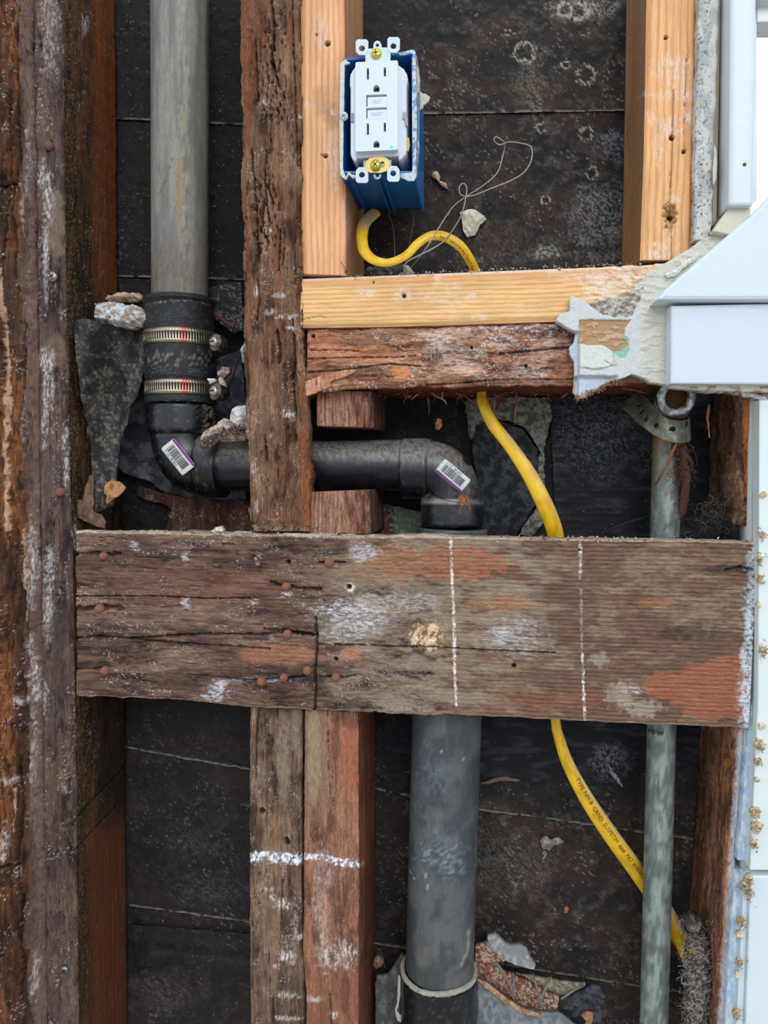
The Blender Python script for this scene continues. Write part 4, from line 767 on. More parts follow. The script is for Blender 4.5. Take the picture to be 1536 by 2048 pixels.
def clamp(y0, y1, r, group_label, sx):
    na = 156; ang = np.linspace(0, 2 * np.pi, na, endpoint=False); zz = [0, .26, .74, 1]; V = []; Q = []
    for z in zz:
        y = y0 + (y1 - y0) * z; c0 = P(cx0(y), y, PY)
        for a in ang: V.append(c0 + np.array([math.sin(a), -math.cos(a), 0]) * r)
    for k in range(3):
        for i in range(na):
            if k == 1 and i % 2 == 0 and not (26 < i < 36): continue
            j = (i + 1) % na; Q.append((k * na + i, (k + 1) * na + i, (k + 1) * na + j, k * na + j))
    V = np.array(V); px, py = proj(V); c = np.tile(S(168, 156, 136), (len(V), 1))
    c = mixc(c, S(214, 88, 80), .8 * sm(9, 4, np.abs(px - sx)) * (V[:, 1] < PY))                      # red paint mark on the band
    b = mk('hose_clamp', V, Q, c, STEEL(), label=group_label, cat='hose clamp', group='hose clamps on the rubber coupling')
    md = b.modifiers.new('t', 'SOLIDIFY'); md.thickness = 0.0006; md.offset = 1
    # worm-screw housing: domed cover with the screw head looking out on the left
    h0 = P(430, (y0 + y1) / 2 + 3, 0.022); h1 = P(456, (y0 + y1) / 2 + 10, 0.034)
    t = np.linspace(0, 1, 16); pth = h0[None] * (1 - t[:, None]) + h1[None] * t[:, None]; rr2 = 0.0072 * np.sqrt(np.clip(1 - (t * 0.97) ** 3, 0.02, 1)); 
    sweep('screw_housing', pth, rr2, lambda d: (mixc(const(d, S(128, 122, 116)), S(74, 64, 58), sm(.45, .6, fbm(d.u / 3, d.v / 3, 431, 3))), np.zeros(d.n)), STEEL(), seg=24, parent=b)
    ax = (h0 - h1) / np.linalg.norm(h0 - h1); hp = h0 + np.outer(np.array([-.001, 0.0, .003, .0034]), ax)
    sweep('clamp_screw', hp, [0.0048, 0.0048, 0.0046, 0.003], flatcol(S(176, 170, 160)), STEEL(), seg=6, parent=b)
    s_ = hp[-1]; e1 = np.cross(ax, [0, 0, 1]); e1 /= np.linalg.norm(e1); e2 = np.cross(ax, e1); q_ = [s_ + ax * .0002 + e1 * a * .0032 + e2 * c_ * .0006 for a, c_ in ((-1, -1), (1, -1), (1, 1), (-1, 1))]
    mk('screw_slot', q_ + [p - ax * .0006 for p in q_], [(0, 1, 2, 3), (0, 4, 5, 1), (2, 6, 7, 3)], S(40, 36, 34), RUST(), smooth=False, parent=b)
clamp(667, 696, 69.6 * mm, 'steel band clamp round the upper half of the rubber coupling', 368)
clamp(766, 794, 68.8 * mm, 'steel band clamp round the lower half of the rubber coupling', 370)
# left elbow (vertical hub, bend, horizontal hub)
def bend(p0, p1, p2, n):                              # quarter turn from p0 to p2 with corner p1, in world space
    t = np.linspace(0, math.pi / 2, n)[:, None]; return p0 + (p1 - p0) * np.sin(t) + (p2 - p1) * (1 - np.cos(t))
def Q1(x, y, Y=PY): return P(x, y, Y)
e0 = Q1(362, 806); e1 = Q1(362, 868); e2 = Q1(363, 930); e3 = Q1(404, 931); e4 = Q1(448, 931)
pth = np.vstack([np.linspace(e0, Q1(362, 812), 3)[:-1], np.linspace(Q1(362, 812), e1, 16), bend(e1, e2, e3, 44)[1:], np.linspace(e3, e4, 14)[1:]])
m1 = mpp(362, 850, PY); n1 = len(pth); r1 = np.concatenate([[59, 59, 66], np.full(13, 67.0), np.linspace(66, 60, 2), np.full(42, 59.0), [59, 63.5], np.full(12, 64.5)])
r1 = np.interp(np.linspace(0, 1, n1), np.linspace(0, 1, len(r1)), r1) * m1
def gritty(base, seed):
    g = dusty(base, DST, .75, .25, .95, seed, .25)
    def f(d):
        c, h = g(d); n = fbm(d.px / 2.2, d.py / 2.2, seed + 9, 2); c = mixc(c, S(176, 152, 136), .8 * sm(.5, .62, n) * sm(905, 885, d.py - .1 * (d.px - 420)) * sm(400, 420, d.px)); return c, h + .0008 * sm(.5, .62, n) * sm(905, 885, d.py) * sm(400, 420, d.px)
    return f
elbL = sweep('pipe_elbow', pth, r1, gritty(S(14, 16, 20), 441), ABS(), seg=72,
      label='black plastic elbow below the rubber coupling, turning the pipe to the right', cat='pipe elbow', group='black plastic elbows')
# horizontal pipe
hp0 = P([440, 862], [933, 930], [PY, PY]); r2 = rad(700, 930, PY, 101)
hpipe = sweep('horizontal_black_pipe', np.linspace(hp0[0], hp0[1], 120), r2, dusty(S(16, 20, 28), S(134, 127, 120), .95, .0, .42, 451, .05), ABS(), seg=72,
      label='black horizontal drain pipe running behind the old stud, its top coated with dust', cat='pipe')
# right elbow
f0 = Q1(804, 937); f1 = Q1(857, 937); f2 = Q1(905, 937); f3 = Q1(905, 998); f4 = Q1(904, 1052)
pth = np.vstack([np.linspace(f0, f1, 14), bend(f1, f2, f3, 44)[1:], np.linspace(f3, Q1(904, 1001), 3)[1:], np.linspace(Q1(904, 1003), f4, 12)])
r3 = np.concatenate([[58], np.full(12, 61.0), [58], np.full(43, 55.5), [58, 62], np.full(11, 62.8), [60]]); r3 = np.interp(np.linspace(0, 1, len(pth)), np.linspace(0, 1, len(r3)), r3) * mpp(880, 940, PY)
g_ = dusty(S(16, 19, 26), S(130, 123, 116), .95, -.05, .5, 461, .12)
def f_elbR(d):
    c, h = g_(d); c = mixc(c, S(34, 32, 38), blob(d, 934, 921, 7, 12, .2, 462, .2, ang=-.6)); c = mixc(c, S(150, 144, 136), .85 * sm(7, 3, np.abs(d.py - 1003)) * (.4 + .6 * fbm(d.px / 2, d.py / 2, 463, 2))); return c, h
elbR = sweep('pipe_elbow', pth, r3, f_elbR, ABS(), seg=72,
      label='black plastic elbow turning the horizontal pipe down, with a barcode sticker', cat='pipe elbow', group='black plastic elbows')
# lower big pipe + hubs
def f_bigpipe(d):
    n = fbm(d.u / 20, d.v / 16, 471, 5); n2 = fbm(d.u / 6, d.v / 1.5, 473, 3); c = mixc(const(d, S(68, 72, 76)), S(92, 95, 97), sm(.36, .7, n)); c = c * (.86 + .28 * n2)[:, None]
    c = mixc(c, S(160, 168, 180), .55 * blob(d, 880, 1712, 46, 34, 1.0, 474, .6, 12) * sm(.42, .75, fbm(d.px / 9 + d.py / 14, d.py / 5, 475, 5, .65)) + .2 * blob(d, 860, 1560, 26, 60, .9, 476, .7, 12) * sm(.4, .7, fbm(d.px / 2, d.py / 12, 477, 4)))
    c = mixc(c, S(112, 104, 92), .35 * sm(1840, 1930, d.py) * sm(.4, .6, n)); c = mixc(c, S(175, 172, 162), .5 * line(d, [(938, 1860), (936, 1900), (922, 1930)], 4, 5, 477))
    for i, (a, b, x, y) in enumerate([(880, 1495, 885, 1512), (850, 1745, 857, 1785), (925, 1515, 930, 1525), (818, 1740, 830, 1760)]): c = mixc(c, S(180, 182, 186), .6 * line(d, [(a, b), (x, y)], 1.4, .5, 478 + i))
    return c, np.zeros(d.n)
BY = 0.046
a0, a1, a2, a3 = P([905, 896, 878, 874], [1050, 1431, 1935, 2260], [PY, BY, BY, BY])
col2 = sweep('vertical_black_pipe', np.linspace(P(904.5, 1056, PY), P(878, 1960, BY), 180), np.concatenate([np.full(4, 58.0), np.full(176, 68.5)]) * mpp(895, 1600, BY) if False else rad(894, 1500, BY, 138), f_bigpipe, ABSR(), seg=88,
      label='thick dull black-grey vertical pipe dropping below the plank into a socket', cat='pipe')
sweep('socket_rim', np.linspace(P(904, 1056, PY), P(904, 1064, PY), 6), rad(904, 1060, PY, 129), dusty(BLK, DST, .8, .2, .8, 481, .3), ABS(), seg=64, parent=col2)
soc_p = np.vstack([np.linspace(P(877.5, 1936, BY), P(877.3, 1940, BY), 3), np.linspace(P(877.2, 1941, BY), P(874, 2230, BY), 50)])
rs_ = np.concatenate([[68.2, 75.5, 77], np.full(50, 77.0)]) * mpp(877, 1950, BY)
soc = sweep('pipe_socket', soc_p, rs_, dusty(S(18, 20, 25), S(104, 100, 95), .8, .5, .9, 491, .25), ABS(), seg=88,
      label='glossy black pipe socket at the bottom edge, sealed with a grey ring', cat='pipe socket')
th = np.linspace(0, 2 * np.pi, 80); c0 = P(877.4, 1938, BY); rmm = 72.5 * mpp(877, 1950, BY)
V = c0 + np.stack([rmm * np.sin(th), -rmm * np.cos(th), 0.0008 * np.sin(3 * th)], 1)
sweep('sealant_ring', V, 0.0023, lambda d: (mixc(const(d, S(132, 128, 120)), S(188, 180, 165), fbm(d.u / 2, d.v / 2, 495, 3)), (fbm(d.u / 2.5, d.v / 2, 496, 3) - .5) * .0009), PLAS(), seg=10, cap=False, parent=soc)
relief('torn_label', [(797, 1948), (801, 1954), (801, 1990), (796, 2016), (793, 2020), (800, 2030), (812, 2037), (820, 2045), (808, 2048), (795, 2042), (791, 2030), (790, 2018), (794, 2005), (795, 1975)], BY - 0.012, 0.0004, flatcol(S(180, 176, 164)), PAPER(), pitch=1.6, rag=.6, parent=soc)
# stickers on the elbows
def sticker(corner, e_x, e_y, Lx, Ly, Y, parent, flip=False):
    """paper label with barcode; corner in photo px, e_x/e_y unit directions in px"""
    ex = np.array(e_x) / np.linalg.norm(e_x); ey = np.array(e_y) / np.linalg.norm(e_y)
    def q(a, b): return tuple(np.array(corner) + ex * a + ey * b)
    def Yc(px, py): s = ((px - corner[0]) * ey[0] + (py - corner[1]) * ey[1]) / Ly; l = ((px - corner[0]) * ex[0] + (py - corner[1]) * ex[1]) / Lx; return Y + 0.0035 * (s - .5) ** 2 + 0.004 * (l - .5) ** 2
    r = 4; pl = [q(r, 0), q(Lx - r, 0), q(Lx - 1, 1), q(Lx, r), q(Lx, Ly - r), q(Lx - 1, Ly - 1), q(Lx - r, Ly), q(r, Ly), q(1, Ly - 1), q(0, Ly - r), q(0, r), q(1, 1)]
    st = relief('sticker', pl, Yc, 0.0003, flatcol(S(206, 208, 206)), PAPER(), pitch=1.6, parent=parent, label='white barcode sticker with a purple stripe')
    relief('purple_stripe', [q(1.5, .5), q(Lx - 1.5, .5), q(Lx - .5, 5.5), q(.5, 5.5)], lambda x, y: Yc(x, y) - .0002, 0.0001, flatcol(S(128, 64, 132)), PAPER(), pitch=1.6, parent=st)
    rg = random.Random(3); x = 8; V = []; Qd = []
    while x < Lx - 10:
        wd = rg.choice([.8, .8, 1.3, 1.9]); a = [q(x, 9), q(x + wd, 9), q(x + wd, Ly - 7.5), q(x, Ly - 7.5)]; mid1 = [q(x, (Ly + 1.5) / 2), q(x + wd, (Ly + 1.5) / 2)]
        for quad in ([a[0], a[1], mid1[1], mid1[0]], [mid1[0], mid1[1], a[2], a[3]]):
            A_ = np.array(quad); V += list(P(A_[:, 0], A_[:, 1], Yc(A_[:, 0], A_[:, 1]) - .0003)); b_ = len(V) - 4; Qd.append((b_, b_ + 3, b_ + 2, b_ + 1))
        x += wd + rg.choice([.8, 1.0, 1.5])
    mk('barcode', V, Qd, S(50, 50, 54), PAPER(), smooth=False, parent=st)
    sgn = 1
    def pl_(x_, y_): 
        A_ = np.array([q(8 + X * 3000, Ly - 1.6 - Yy * 3000) for X, Yy in zip(x_, y_)]); return P(A_[:, 0], A_[:, 1], Yc(A_[:, 0], A_[:, 1]) - .0003)
    text_on('print', '1-1/2  90 ELL', 0.0024, pl_, S(60, 60, 62), PAPER(), parent=st)
    return st
# left: purple stripe on the upper right side; corner = top end of the stripe
sticker((348, 876), (0.62, 0.785), (-0.785, 0.62), 70, 34, 0.0155, elbL)
sticker((869, 942), (0.765, 0.645), (0.645, -0.765), 68, 33, 0.0195, elbR)
# galvanised pipe with elbow and strap
GY = 0.045
def f_galv(d):
    n = fbm(d.u / 9, d.v / 5, 501, 4); n2 = fbm(d.u / 2.5, d.v / 2.5, 503, 3); c = mixc(const(d, S(112, 122, 120)), S(152, 162, 158), sm(.4, .62, n)); c = mixc(c, S(96, 94, 84), .5 * sm(.52, .66, n2))
    up = sm(1080, 900, d.py); c = mixc(c, S(118, 96, 66), .6 * up * sm(.42, .58, n) + 0); c = mixc(c, S(150, 98, 44), .8 * sm(900, 872, d.py + 10 * (n - .5)))
    c = mixc(c, S(122, 106, 60), .6 * sm(1322, 1308, d.px) * up); c = mixc(c, S(110, 66, 40), .6 * sm(1345, 1360, d.px) * up * sm(.4, .6, n2)); c = mixc(c, S(168, 178, 170), .5 * sm(10, 3, np.abs(d.px - (1328 - .028 * (d.py - 1450)))) * sm(.35, .6, n))
    c = mixc(c, S(74, 78, 76), .7 * line(d, [(1318, 1450), (1316, 1560), (1318, 1640)], 1.6, 2, 504)); return c, (n2 - .5) * .0002
gp = P([1336, 1329, 1323, 1308, 1302], [850, 1075, 1455, 2048, 2260], GY); gpath = np.vstack([np.linspace(gp[i], gp[i + 1], 50) for i in range(4)])
rg_ = rad(1323, 1455, GY, 55.5)
galv = sweep('galvanised_pipe', gpath, rg_, f_galv, GALV(), seg=56, label='grey galvanised steel pipe standing at the right, rusty at its top end', cat='pipe')
def f_fit(d):
    n = fbm(d.u / 4, d.v / 4, 511, 4); c = mixc(const(d, S(120, 122, 120)), S(176, 184, 190), sm(.4, .6, n)); c = mixc(c, S(92, 70, 52), .7 * sm(.5, .64, fbm(d.u / 5, d.v / 5, 513, 3))); return c, (n - .5) * .0006
ep = Pp([(1337, 880, GY), (1338, 852, GY - .001), (1340, 826, GY - .006), (1346, 806, GY - .017), (1351, 797, .012), (1352, 794, .004)], 40)
er = np.interp(np.linspace(0, 1, 40), [0, .3, .42, .5, .62, .8, .9, 1], [29, 29, 31, 36, 36, 36, 38, 38]) * mpp(1345, 800, .02)
def f_fit2(d):
    c, h = f_fit(d); c = mixc(c, S(116, 74, 48), .8 * sm(826, 836, d.py)); return c, h
fit = sweep('pipe_elbow_fitting', ep, er, f_fit2, GALV(), seg=48, cap=False, label='rusty galvanised elbow with an open round mouth facing out below the window apron', cat='pipe fitting')
# thick rim and dark bore of the mouth
mc = P(1352, 794, .004); axis = np.array([0.10, -0.98, -0.16]); axis /= np.linalg.norm(axis); u1 = np.cross(axis, [0, 0, 1]); u1 /= np.linalg.norm(u1); u2 = np.cross(axis, u1)
th = np.linspace(0, 2 * np.pi, 64); R1 = 31 * mpp(1352, 794, 0); ring = mc + axis * .001 + R1 * (np.cos(th)[:, None] * u1 + np.sin(th)[:, None] * u2)
sweep('rim', ring, 8.4 * mpp(1352, 794, 0), f_fit, GALV(), seg=18, cap=False, parent=fit)
bore = np.array([mc + axis * (.003 - t) for t in np.linspace(0, .024, 12)]); sweep('bore', bore, 23.5 * mpp(1352, 794, 0), lambda d: (mixc(const(d, S(34, 26, 22)), S(116, 78, 46), sm(.42, .6, fbm(d.u / 4, d.v / 4, 517, 3))), np.zeros(d.n)), RUST(), seg=40, cap=False, parent=fit)
tt = np.linspace(0, 2 * np.pi, 40, endpoint=False); bc = mc - axis * .006; Rb = 23.6 * mpp(1352, 794, 0)
mk('bore_bottom', np.vstack([bc + Rb * (np.cos(tt)[:, None] * u1 + np.sin(tt)[:, None] * u2)]), np.zeros((0, 4)), S(92, 60, 38), RUST(), ngons=[list(range(40))], parent=fit)
# perforated strap
def ribbon(name, path, wid, holes, k, m, thick=.0009, ns=150, nw=24, **kw):
    s = smooth_path([(*a, *b) for a, b in zip(path, wid)], ns)       # px,py,Y, wx,wy (px), wY
    t = np.linspace(-.5, .5, nw); g = np.zeros((ns, nw, 3)); 
    for j, a in enumerate(t): g[:, j] = P(s[:, 0] + s[:, 3] * a, s[:, 1] + s[:, 4] * a, s[:, 2] + s[:, 5] * a)
    f = g.reshape(-1, 3); px, py = proj(f); idx = np.arange(ns * nw).reshape(ns, nw); q = np.stack([idx[:-1, :-1], idx[1:, :-1], idx[1:, 1:], idx[:-1, 1:]], -1).reshape(-1, 4)
    ax = px[q].mean(1); ay = py[q].mean(1); keep = np.ones(len(q), bool)
    for (x, y, rx, ry, an) in holes:
        dx = ax - x; dy = ay - y; ca, sa = math.cos(an), math.sin(an); keep &= np.hypot((dx * ca + dy * sa) / rx, (-dx * sa + dy * ca) / ry) > 1
    n = fbm(px / 9, py / 9, 521, 4); c = mixc(np.tile(S(104, 106, 98), (len(f), 1)), S(146, 142, 128), sm(.4, .65, n)); c = mixc(c, S(100, 96, 66), .5 * sm(.55, .7, fbm(px / 5, py / 5, 522, 3)))
    o = mk(name, f, q[keep], c, m, **kw); md = o.modifiers.new('t', 'SOLIDIFY'); md.thickness = thick; md.offset = 0; return o
ribbon('perforated_strap', [(1375, 852, .060), (1380, 856, .046), (1377, 861, .031), (1366, 864, .021), (1350, 863, .0165), (1332, 858, .0165), (1315, 848, .021), (1300, 836, .029), (1285, 822, .040), (1270, 806, .055), (1258, 796, .066)],
       [(0, 38, 0), (2, 40, 0), (4, 44, 0), (4, 44, 0), (2, 46, 0), (-4, 46, 0), (-12, 46, 0), (-22, 42, 0), (-30, 38, 0), (-34, 34, 0), (-36, 32, 0)],
       [(1345, 858, 7, 4.6, 0), (1313, 851, 5, 5.6, .5), (1292.5, 838, 3.4, 6, .1), (1284, 823.5, 3.2, 6.4, .6), (1278, 811, 3.0, 6.5, .9), (1373, 848, 2.8, 7, .15)], None, GALV(),
       label='curved steel strap punched with oval holes, holding the galvanised pipe', cat='pipe strap')

# ================================================================ outlet box and receptacle
BL = S(30, 104, 178); BF = -0.014; box0 = P(756, 262, 0.03)
box = empty('outlet_box', P(756, 422, 0.03), 'blue plastic electrical box nailed to the right side of the pale stud', 'electrical box')
def wallq(name, pts_front, Yb, t, side, k=BL):        # box wall: front edge a-b, pushed straight back, thickness t towards inside (x or z)
    (a, b) = pts_front; A_ = P(a[0], a[1], BF); B_ = P(b[0], b[1], BF); off = np.array(side) * t; n = 14
    V = []; Q = []
    for i in range(n + 1):
        y = BF + (Yb - BF) * i / n
        for p in (A_, B_, B_ + off, A_ + off): V.append([p[0], y, p[2]])
    for i in range(n):
        for j in range(4): Q.append((i * 4 + j, i * 4 + (j + 1) % 4, i * 4 + 4 + (j + 1) % 4, i * 4 + 4 + j))
    V = np.array(V, float); c = np.tile(k, (len(V), 1))
    return mk(name, V, Q, c, PLS(), ngons=[[3, 2, 1, 0], [n * 4, n * 4 + 1, n * 4 + 2, n * 4 + 3]], smooth=False, parent=box)
BB = 0.062
wallq('left_wall', [(683, 128), (681, 352)], BB, .0018, (1, 0, 0)); wallq('right_wall', [(829, 101), (830, 352)], BB, .0022, (-1, 0, 0))
wallq('top_wall', [(686, 117), (828, 101)], BB, .0018, (0, 0, -1)); wallq('bottom_wall', [(684, 347), (829, 347)], BB, .0018, (0, 0, 1))
bq = P([688, 829, 829, 684], [119, 103, 347, 347], BB - .002); bq = P(np.array([684, 829, 829, 684]), np.array([119, 103, 347, 347]), BF); bq[:, 1] = BB - .002
mk('back_wall', np.vstack([bq, bq + [0, .002, 0]]), [(0, 1, 2, 3), (7, 6, 5, 4), (0, 4, 5, 1), (1, 5, 6, 2), (2, 6, 7, 3), (3, 7, 4, 0)], S(16, 60, 112), PLS(), smooth=False, parent=box)
# ribs under the box
for x, w_, dz in [(754, 1.2, .0045), (766, 1.2, .0045), (828, 1.4, .0035), (700, 1.4, .003)]:
    a = P(x, 349, BF); yy = [BF + .012, BB - .004]; V = []
    for y in yy:
        hgt = dz if y > 0 else dz * .35
        for ddx in (-1, 1):
            for z in (0.001, -hgt): V.append([a[0] + ddx * w_ / 2000 * 1.2, y, a[2] + z])
    mk('rib', V, [(0, 1, 3, 2), (4, 6, 7, 5), (0, 4, 5, 1), (2, 3, 7, 6), (1, 5, 7, 3)], BL, PLS(), smooth=False, parent=box)
# rims splashed with plaster
def f_rim(d):
    n = fbm(d.px / 7, d.py / 7, 531, 4); c = mixc(const(d, S(206, 212, 212)), S(70, 140, 205), sm(.48, .56, n) * .8); return c, .0006 * n + .0002
relief('plaster_on_rim', [(681, 128), (688, 121), (691, 119), (697, 125), (700, 124), (699, 128), (689, 130), (688, 225), (687, 230), (686, 338), (688, 346), (692, 354), (697, 343), (704, 350), (714, 351), (714, 356), (704, 356), (698, 350), (692, 360), (686, 356), (680, 349), (679, 230)], BF - .0006, .0015, lambda d: (const(d, S(214, 212, 202)) * (.8 + .3 * fbm(d.px / 3, d.py / 3, 2, 3))[:, None], .0008 * fbm(d.px / 4, d.py / 4, 6, 3)), PLAS(), pitch=1.5, rag=.8, parent=box)
relief('plaster_on_rim', [(795, 106), (826, 100), (831, 104), (832, 150), (834, 240), (832, 330), (833, 352), (828, 362), (816, 362), (800, 354), (800, 347), (824, 346), (826, 330), (824, 240), (825, 108), (797, 111)], BF - .0006, .0012, f_rim, PLAS(), pitch=1.5, rag=.7, parent=box)
relief('dried_mortar', [(833, 160), (838, 182), (846, 188), (851, 188), (860, 195), (857, 203), (847, 210), (846, 216), (838, 222), (835, 230), (832, 200)], -.004, .0012, lambda d: (const(d, S(206, 204, 188)) * (.85 + .25 * fbm(d.px / 5, d.py / 5, 7, 3))[:, None], .001 * fbm(d.px / 6, d.py / 6, 8, 3)), PLAS(), pitch=1.5, rag=1.2, parent=box)
relief('dried_mortar', [(831, 110), (834, 112), (839, 150), (838, 300), (834, 345), (831, 345)], -.010, .006, lambda d: (mixc(const(d, S(196, 190, 172)), S(120, 130, 150), sm(.5, .6, fbm(d.px / 9, d.py / 30, 8, 3))), .0004 * fbm(d.px / 6, d.py / 6, 8, 3)), PLAS(), pitch=1.5, rag=1.0, parent=box)
relief('plaster_film', [(788, 363), (800, 366), (822, 372), (820, 388), (798, 388), (786, 392), (780, 384), (792, 376)], lambda x, y: -.006 + (y - 355) / 70 * .076, .0003, flatcol(S(74, 118, 166)), PLAS(), pitch=2, rag=1.5, parent=box) if False else None
screw(688, 233, BF - .001, 8.5, S(196, 200, 204), PLAS(), box, cross=S(110, 120, 130), tilt=.4, prot=.0016, name='side_screw')
text_on('moulded_lettering', 'IN3\n  2', 0.0030, lambda x, y: np.stack([P(736, 349, BF)[0] + x, BF + .020 - y * 1.2, np.full(len(x), P(736, 349, BF)[2] - .0003)], 1), S(80, 130, 190), PLS(), parent=box)
# receptacle
GF = -.0245; WH_ = S(214, 222, 236); rec = empty('outlet_receptacle', P(755, 340, -.01), 'white double outlet with two rectangular buttons and a green light, mounted in the blue box', 'outlet')
def rr_poly(x0, y0, x1, y1, r, n=5, sk=0.0):
    out = []
    for cx, cy, a in ((x0 + r, y0 + r, 180), (x1 - r, y0 + r, 270), (x1 - r, y1 - r, 0), (x0 + r, y1 - r, 90)):
        for i in range(n + 1): t = math.radians(a + 90 * i / n); X = cx + r * math.cos(t); out.append((X, cy + r * math.sin(t) - sk * (X - x0)))
    return out
def frame_block(name, outline, holes, Y, depth, k, **kw):      # thick plate with real openings
    return plate(name, outline, holes, Y + depth / 2, depth, k, PLS(), **kw)
fo = rr_poly(712, 128, 796.5, 306, 3.5, 4, .045)
sl = [[(734.5, 139), (739, 139), (739, 162), (734.5, 162)], [(768.3, 139), (772.8, 139), (772.8, 157), (768.3, 157)], [(734.5, 249), (739, 249), (739, 272), (734.5, 272)], [(768.3, 249), (772.8, 249), (772.8, 267), (768.3, 267)]]
gr = [[(747.5, 187), (747.5, 180)] + [(753.7 + 6.2 * math.cos(t), 180 + 6.5 * math.sin(t)) for t in np.linspace(math.pi, 2 * math.pi, 9)[1:-1]] + [(760, 180), (760, 187)]]
gr.append([(x, y + 111) for x, y in gr[0]]); bt = [[(733.5, 192.5), (774.5, 192.5), (774.5, 216), (733.5, 216)], [(733.5, 218.5), (774.5, 218.5), (774.5, 239), (733.5, 239)]]
sk = lambda pl: [(x, y - .045 * (x - 755)) for x, y in pl]
face = frame_block('face', fo, [sk(s) for s in sl + gr + bt], GF, .005, WH_, parent=rec)
for s in sl + gr: solid('socket_hole', [(x, y) for x, y in sk(s)], GF + .0042, .0006, S(28, 26, 38), PLS(), parent=face)
solid('button_well', [(732.5, 191.5), (775.5, 191.5), (775.5, 240), (732.5, 240)], GF + .004, .0008, S(140, 146, 158), PLS(), parent=rec)
for (y0, y1, tx) in ((193.5, 215, 'TEST'), (219.3, 238, 'RESET')):
    b = solid('button', sk([(734.8, y0), (773.4, y0), (773.4, y1), (734.8, y1)]), GF - .0001, .004, WH_, PLS(), bev=.0003, parent=rec)
    pc = P(744 if tx == 'TEST' else 742, (y0 + y1) / 2 + 3.2, GF - .0003); text_on('button_lettering', tx, .0034, lambda x, y, pc=pc: np.stack([pc[0] + x, np.full(len(x), pc[1]), pc[2] + y], 1), S(186, 194, 208), PLS(), parent=b)
solid('indicator_light', circ(782.5, 293.5, 3.0, 10), GF - .0004, .002, S(70, 240, 150), mat('green_light', .4, 0, 300, None, 1, 0, emit=(.05, .9, .3, .75)), parent=rec)
# shoulders of the body behind the face
bo = [(712, 131), (706, 138), (700, 148), (699, 160), (699, 172), (700.5, 174), (700.5, 308), (704, 318), (712, 323), (714, 316), (796, 312), (797, 320), (802, 319), (811, 309), (813, 300), (813, 240), (813, 170), (815.5, 160), (814, 148), (808, 137), (797, 129)]
solid('body', bo, GF + .005, .026, S(206, 214, 226), PLS(), bev=.0014, parent=rec)
solid('mounting_clip', [(701, 226), (707, 226), (707, 243), (701, 243)], GF + .0036, .002, S(120, 144, 172), PLS(), parent=rec); solid('mounting_clip', [(806, 224), (811, 223), (815, 236), (816, 252), (812, 250), (809, 238), (805, 236)], GF + .0036, .003, S(150, 152, 156), PLS(), parent=rec)
solid('wire_terminal', [(813, 272), (818, 276), (820, 290), (817, 303), (813, 300)], GF + .010, .006, S(176, 150, 50), BRASS(), parent=rec)
YK = GF + .0062; SC_ = S(204, 216, 224)
def ear(cx, cy, hx, hy, hr, up): 
    s = -1 if up else 1
    o = [(cx - 12.5, cy - s * 4), (cx - 12, cy - s * 9 + 0), (cx - 6, cy - s * 15), (cx + 6, cy - s * 15), (cx + 12, cy - s * 8), (cx + 12.5, cy + s * 12), (cx + 9, cy + s * 16), (cx - 9, cy + s * 16), (cx - 12.5, cy + s * 12)]
    return o, circ(hx, hy, hr, 16)
strap_o = [(731, 101), (736, 98), (747, 98), (747, 90), (750, 84), (755, 82), (760, 84), (763, 90), (764, 96), (778, 96), (781, 100), (781, 124), (770, 125), (770, 132), (743, 134), (743, 127), (731, 126)]
plate('mounting_strap', strap_o, [circ(755, 91, 3.5, 14)], YK, .0012, SC_, PLS(), parent=rec)
for (o, h_) in (ear(724.3, 95.5, 724, 97.5, 6, True), ear(787.5, 91, 787, 93, 6, True), ear(724.3, 350, 724, 350, 6, False), ear(787, 347.5, 786.5, 347, 6, False)): plate('mounting_ear', o, [h_], YK - .0004, .0012, SC_, PLS(), parent=rec)
plate('mounting_strap', [(740, 310), (772, 310), (772, 320), (783, 320), (783, 334), (776, 345), (763, 345), (763, 352), (760, 358), (755, 360), (750, 358), (747, 352), (747, 345), (735, 345), (727, 336), (727, 322), (740, 321)], [circ(755, 351.5, 3.5, 14)], YK + .0012, .0012, S(140, 146, 150), STEEL(), parent=rec)
bp = [(730, 332), (733, 323), (740, 316), (752, 314), (766, 314), (776, 318), (780, 327), (778, 336), (772, 343), (762, 346), (740, 346), (733, 340)]
plate('brass_plate', bp, [circ(765, 330, 4.5, 12, 7)], YK - .0006, .001, S(212, 184, 110), BRASS(), parent=rec, label='brass-coloured plate under the lower screw')
screw(752.5, 107.5, YK - .001, 10.5, S(196, 190, 84), BRASS(), rec, cross=S(90, 60, 20), tilt=.1, prot=.0022)
screw(751, 330.5, YK - .002, 10.5, S(190, 184, 84), BRASS(), rec, cross=S(90, 60, 20), tilt=.8, prot=.0022)

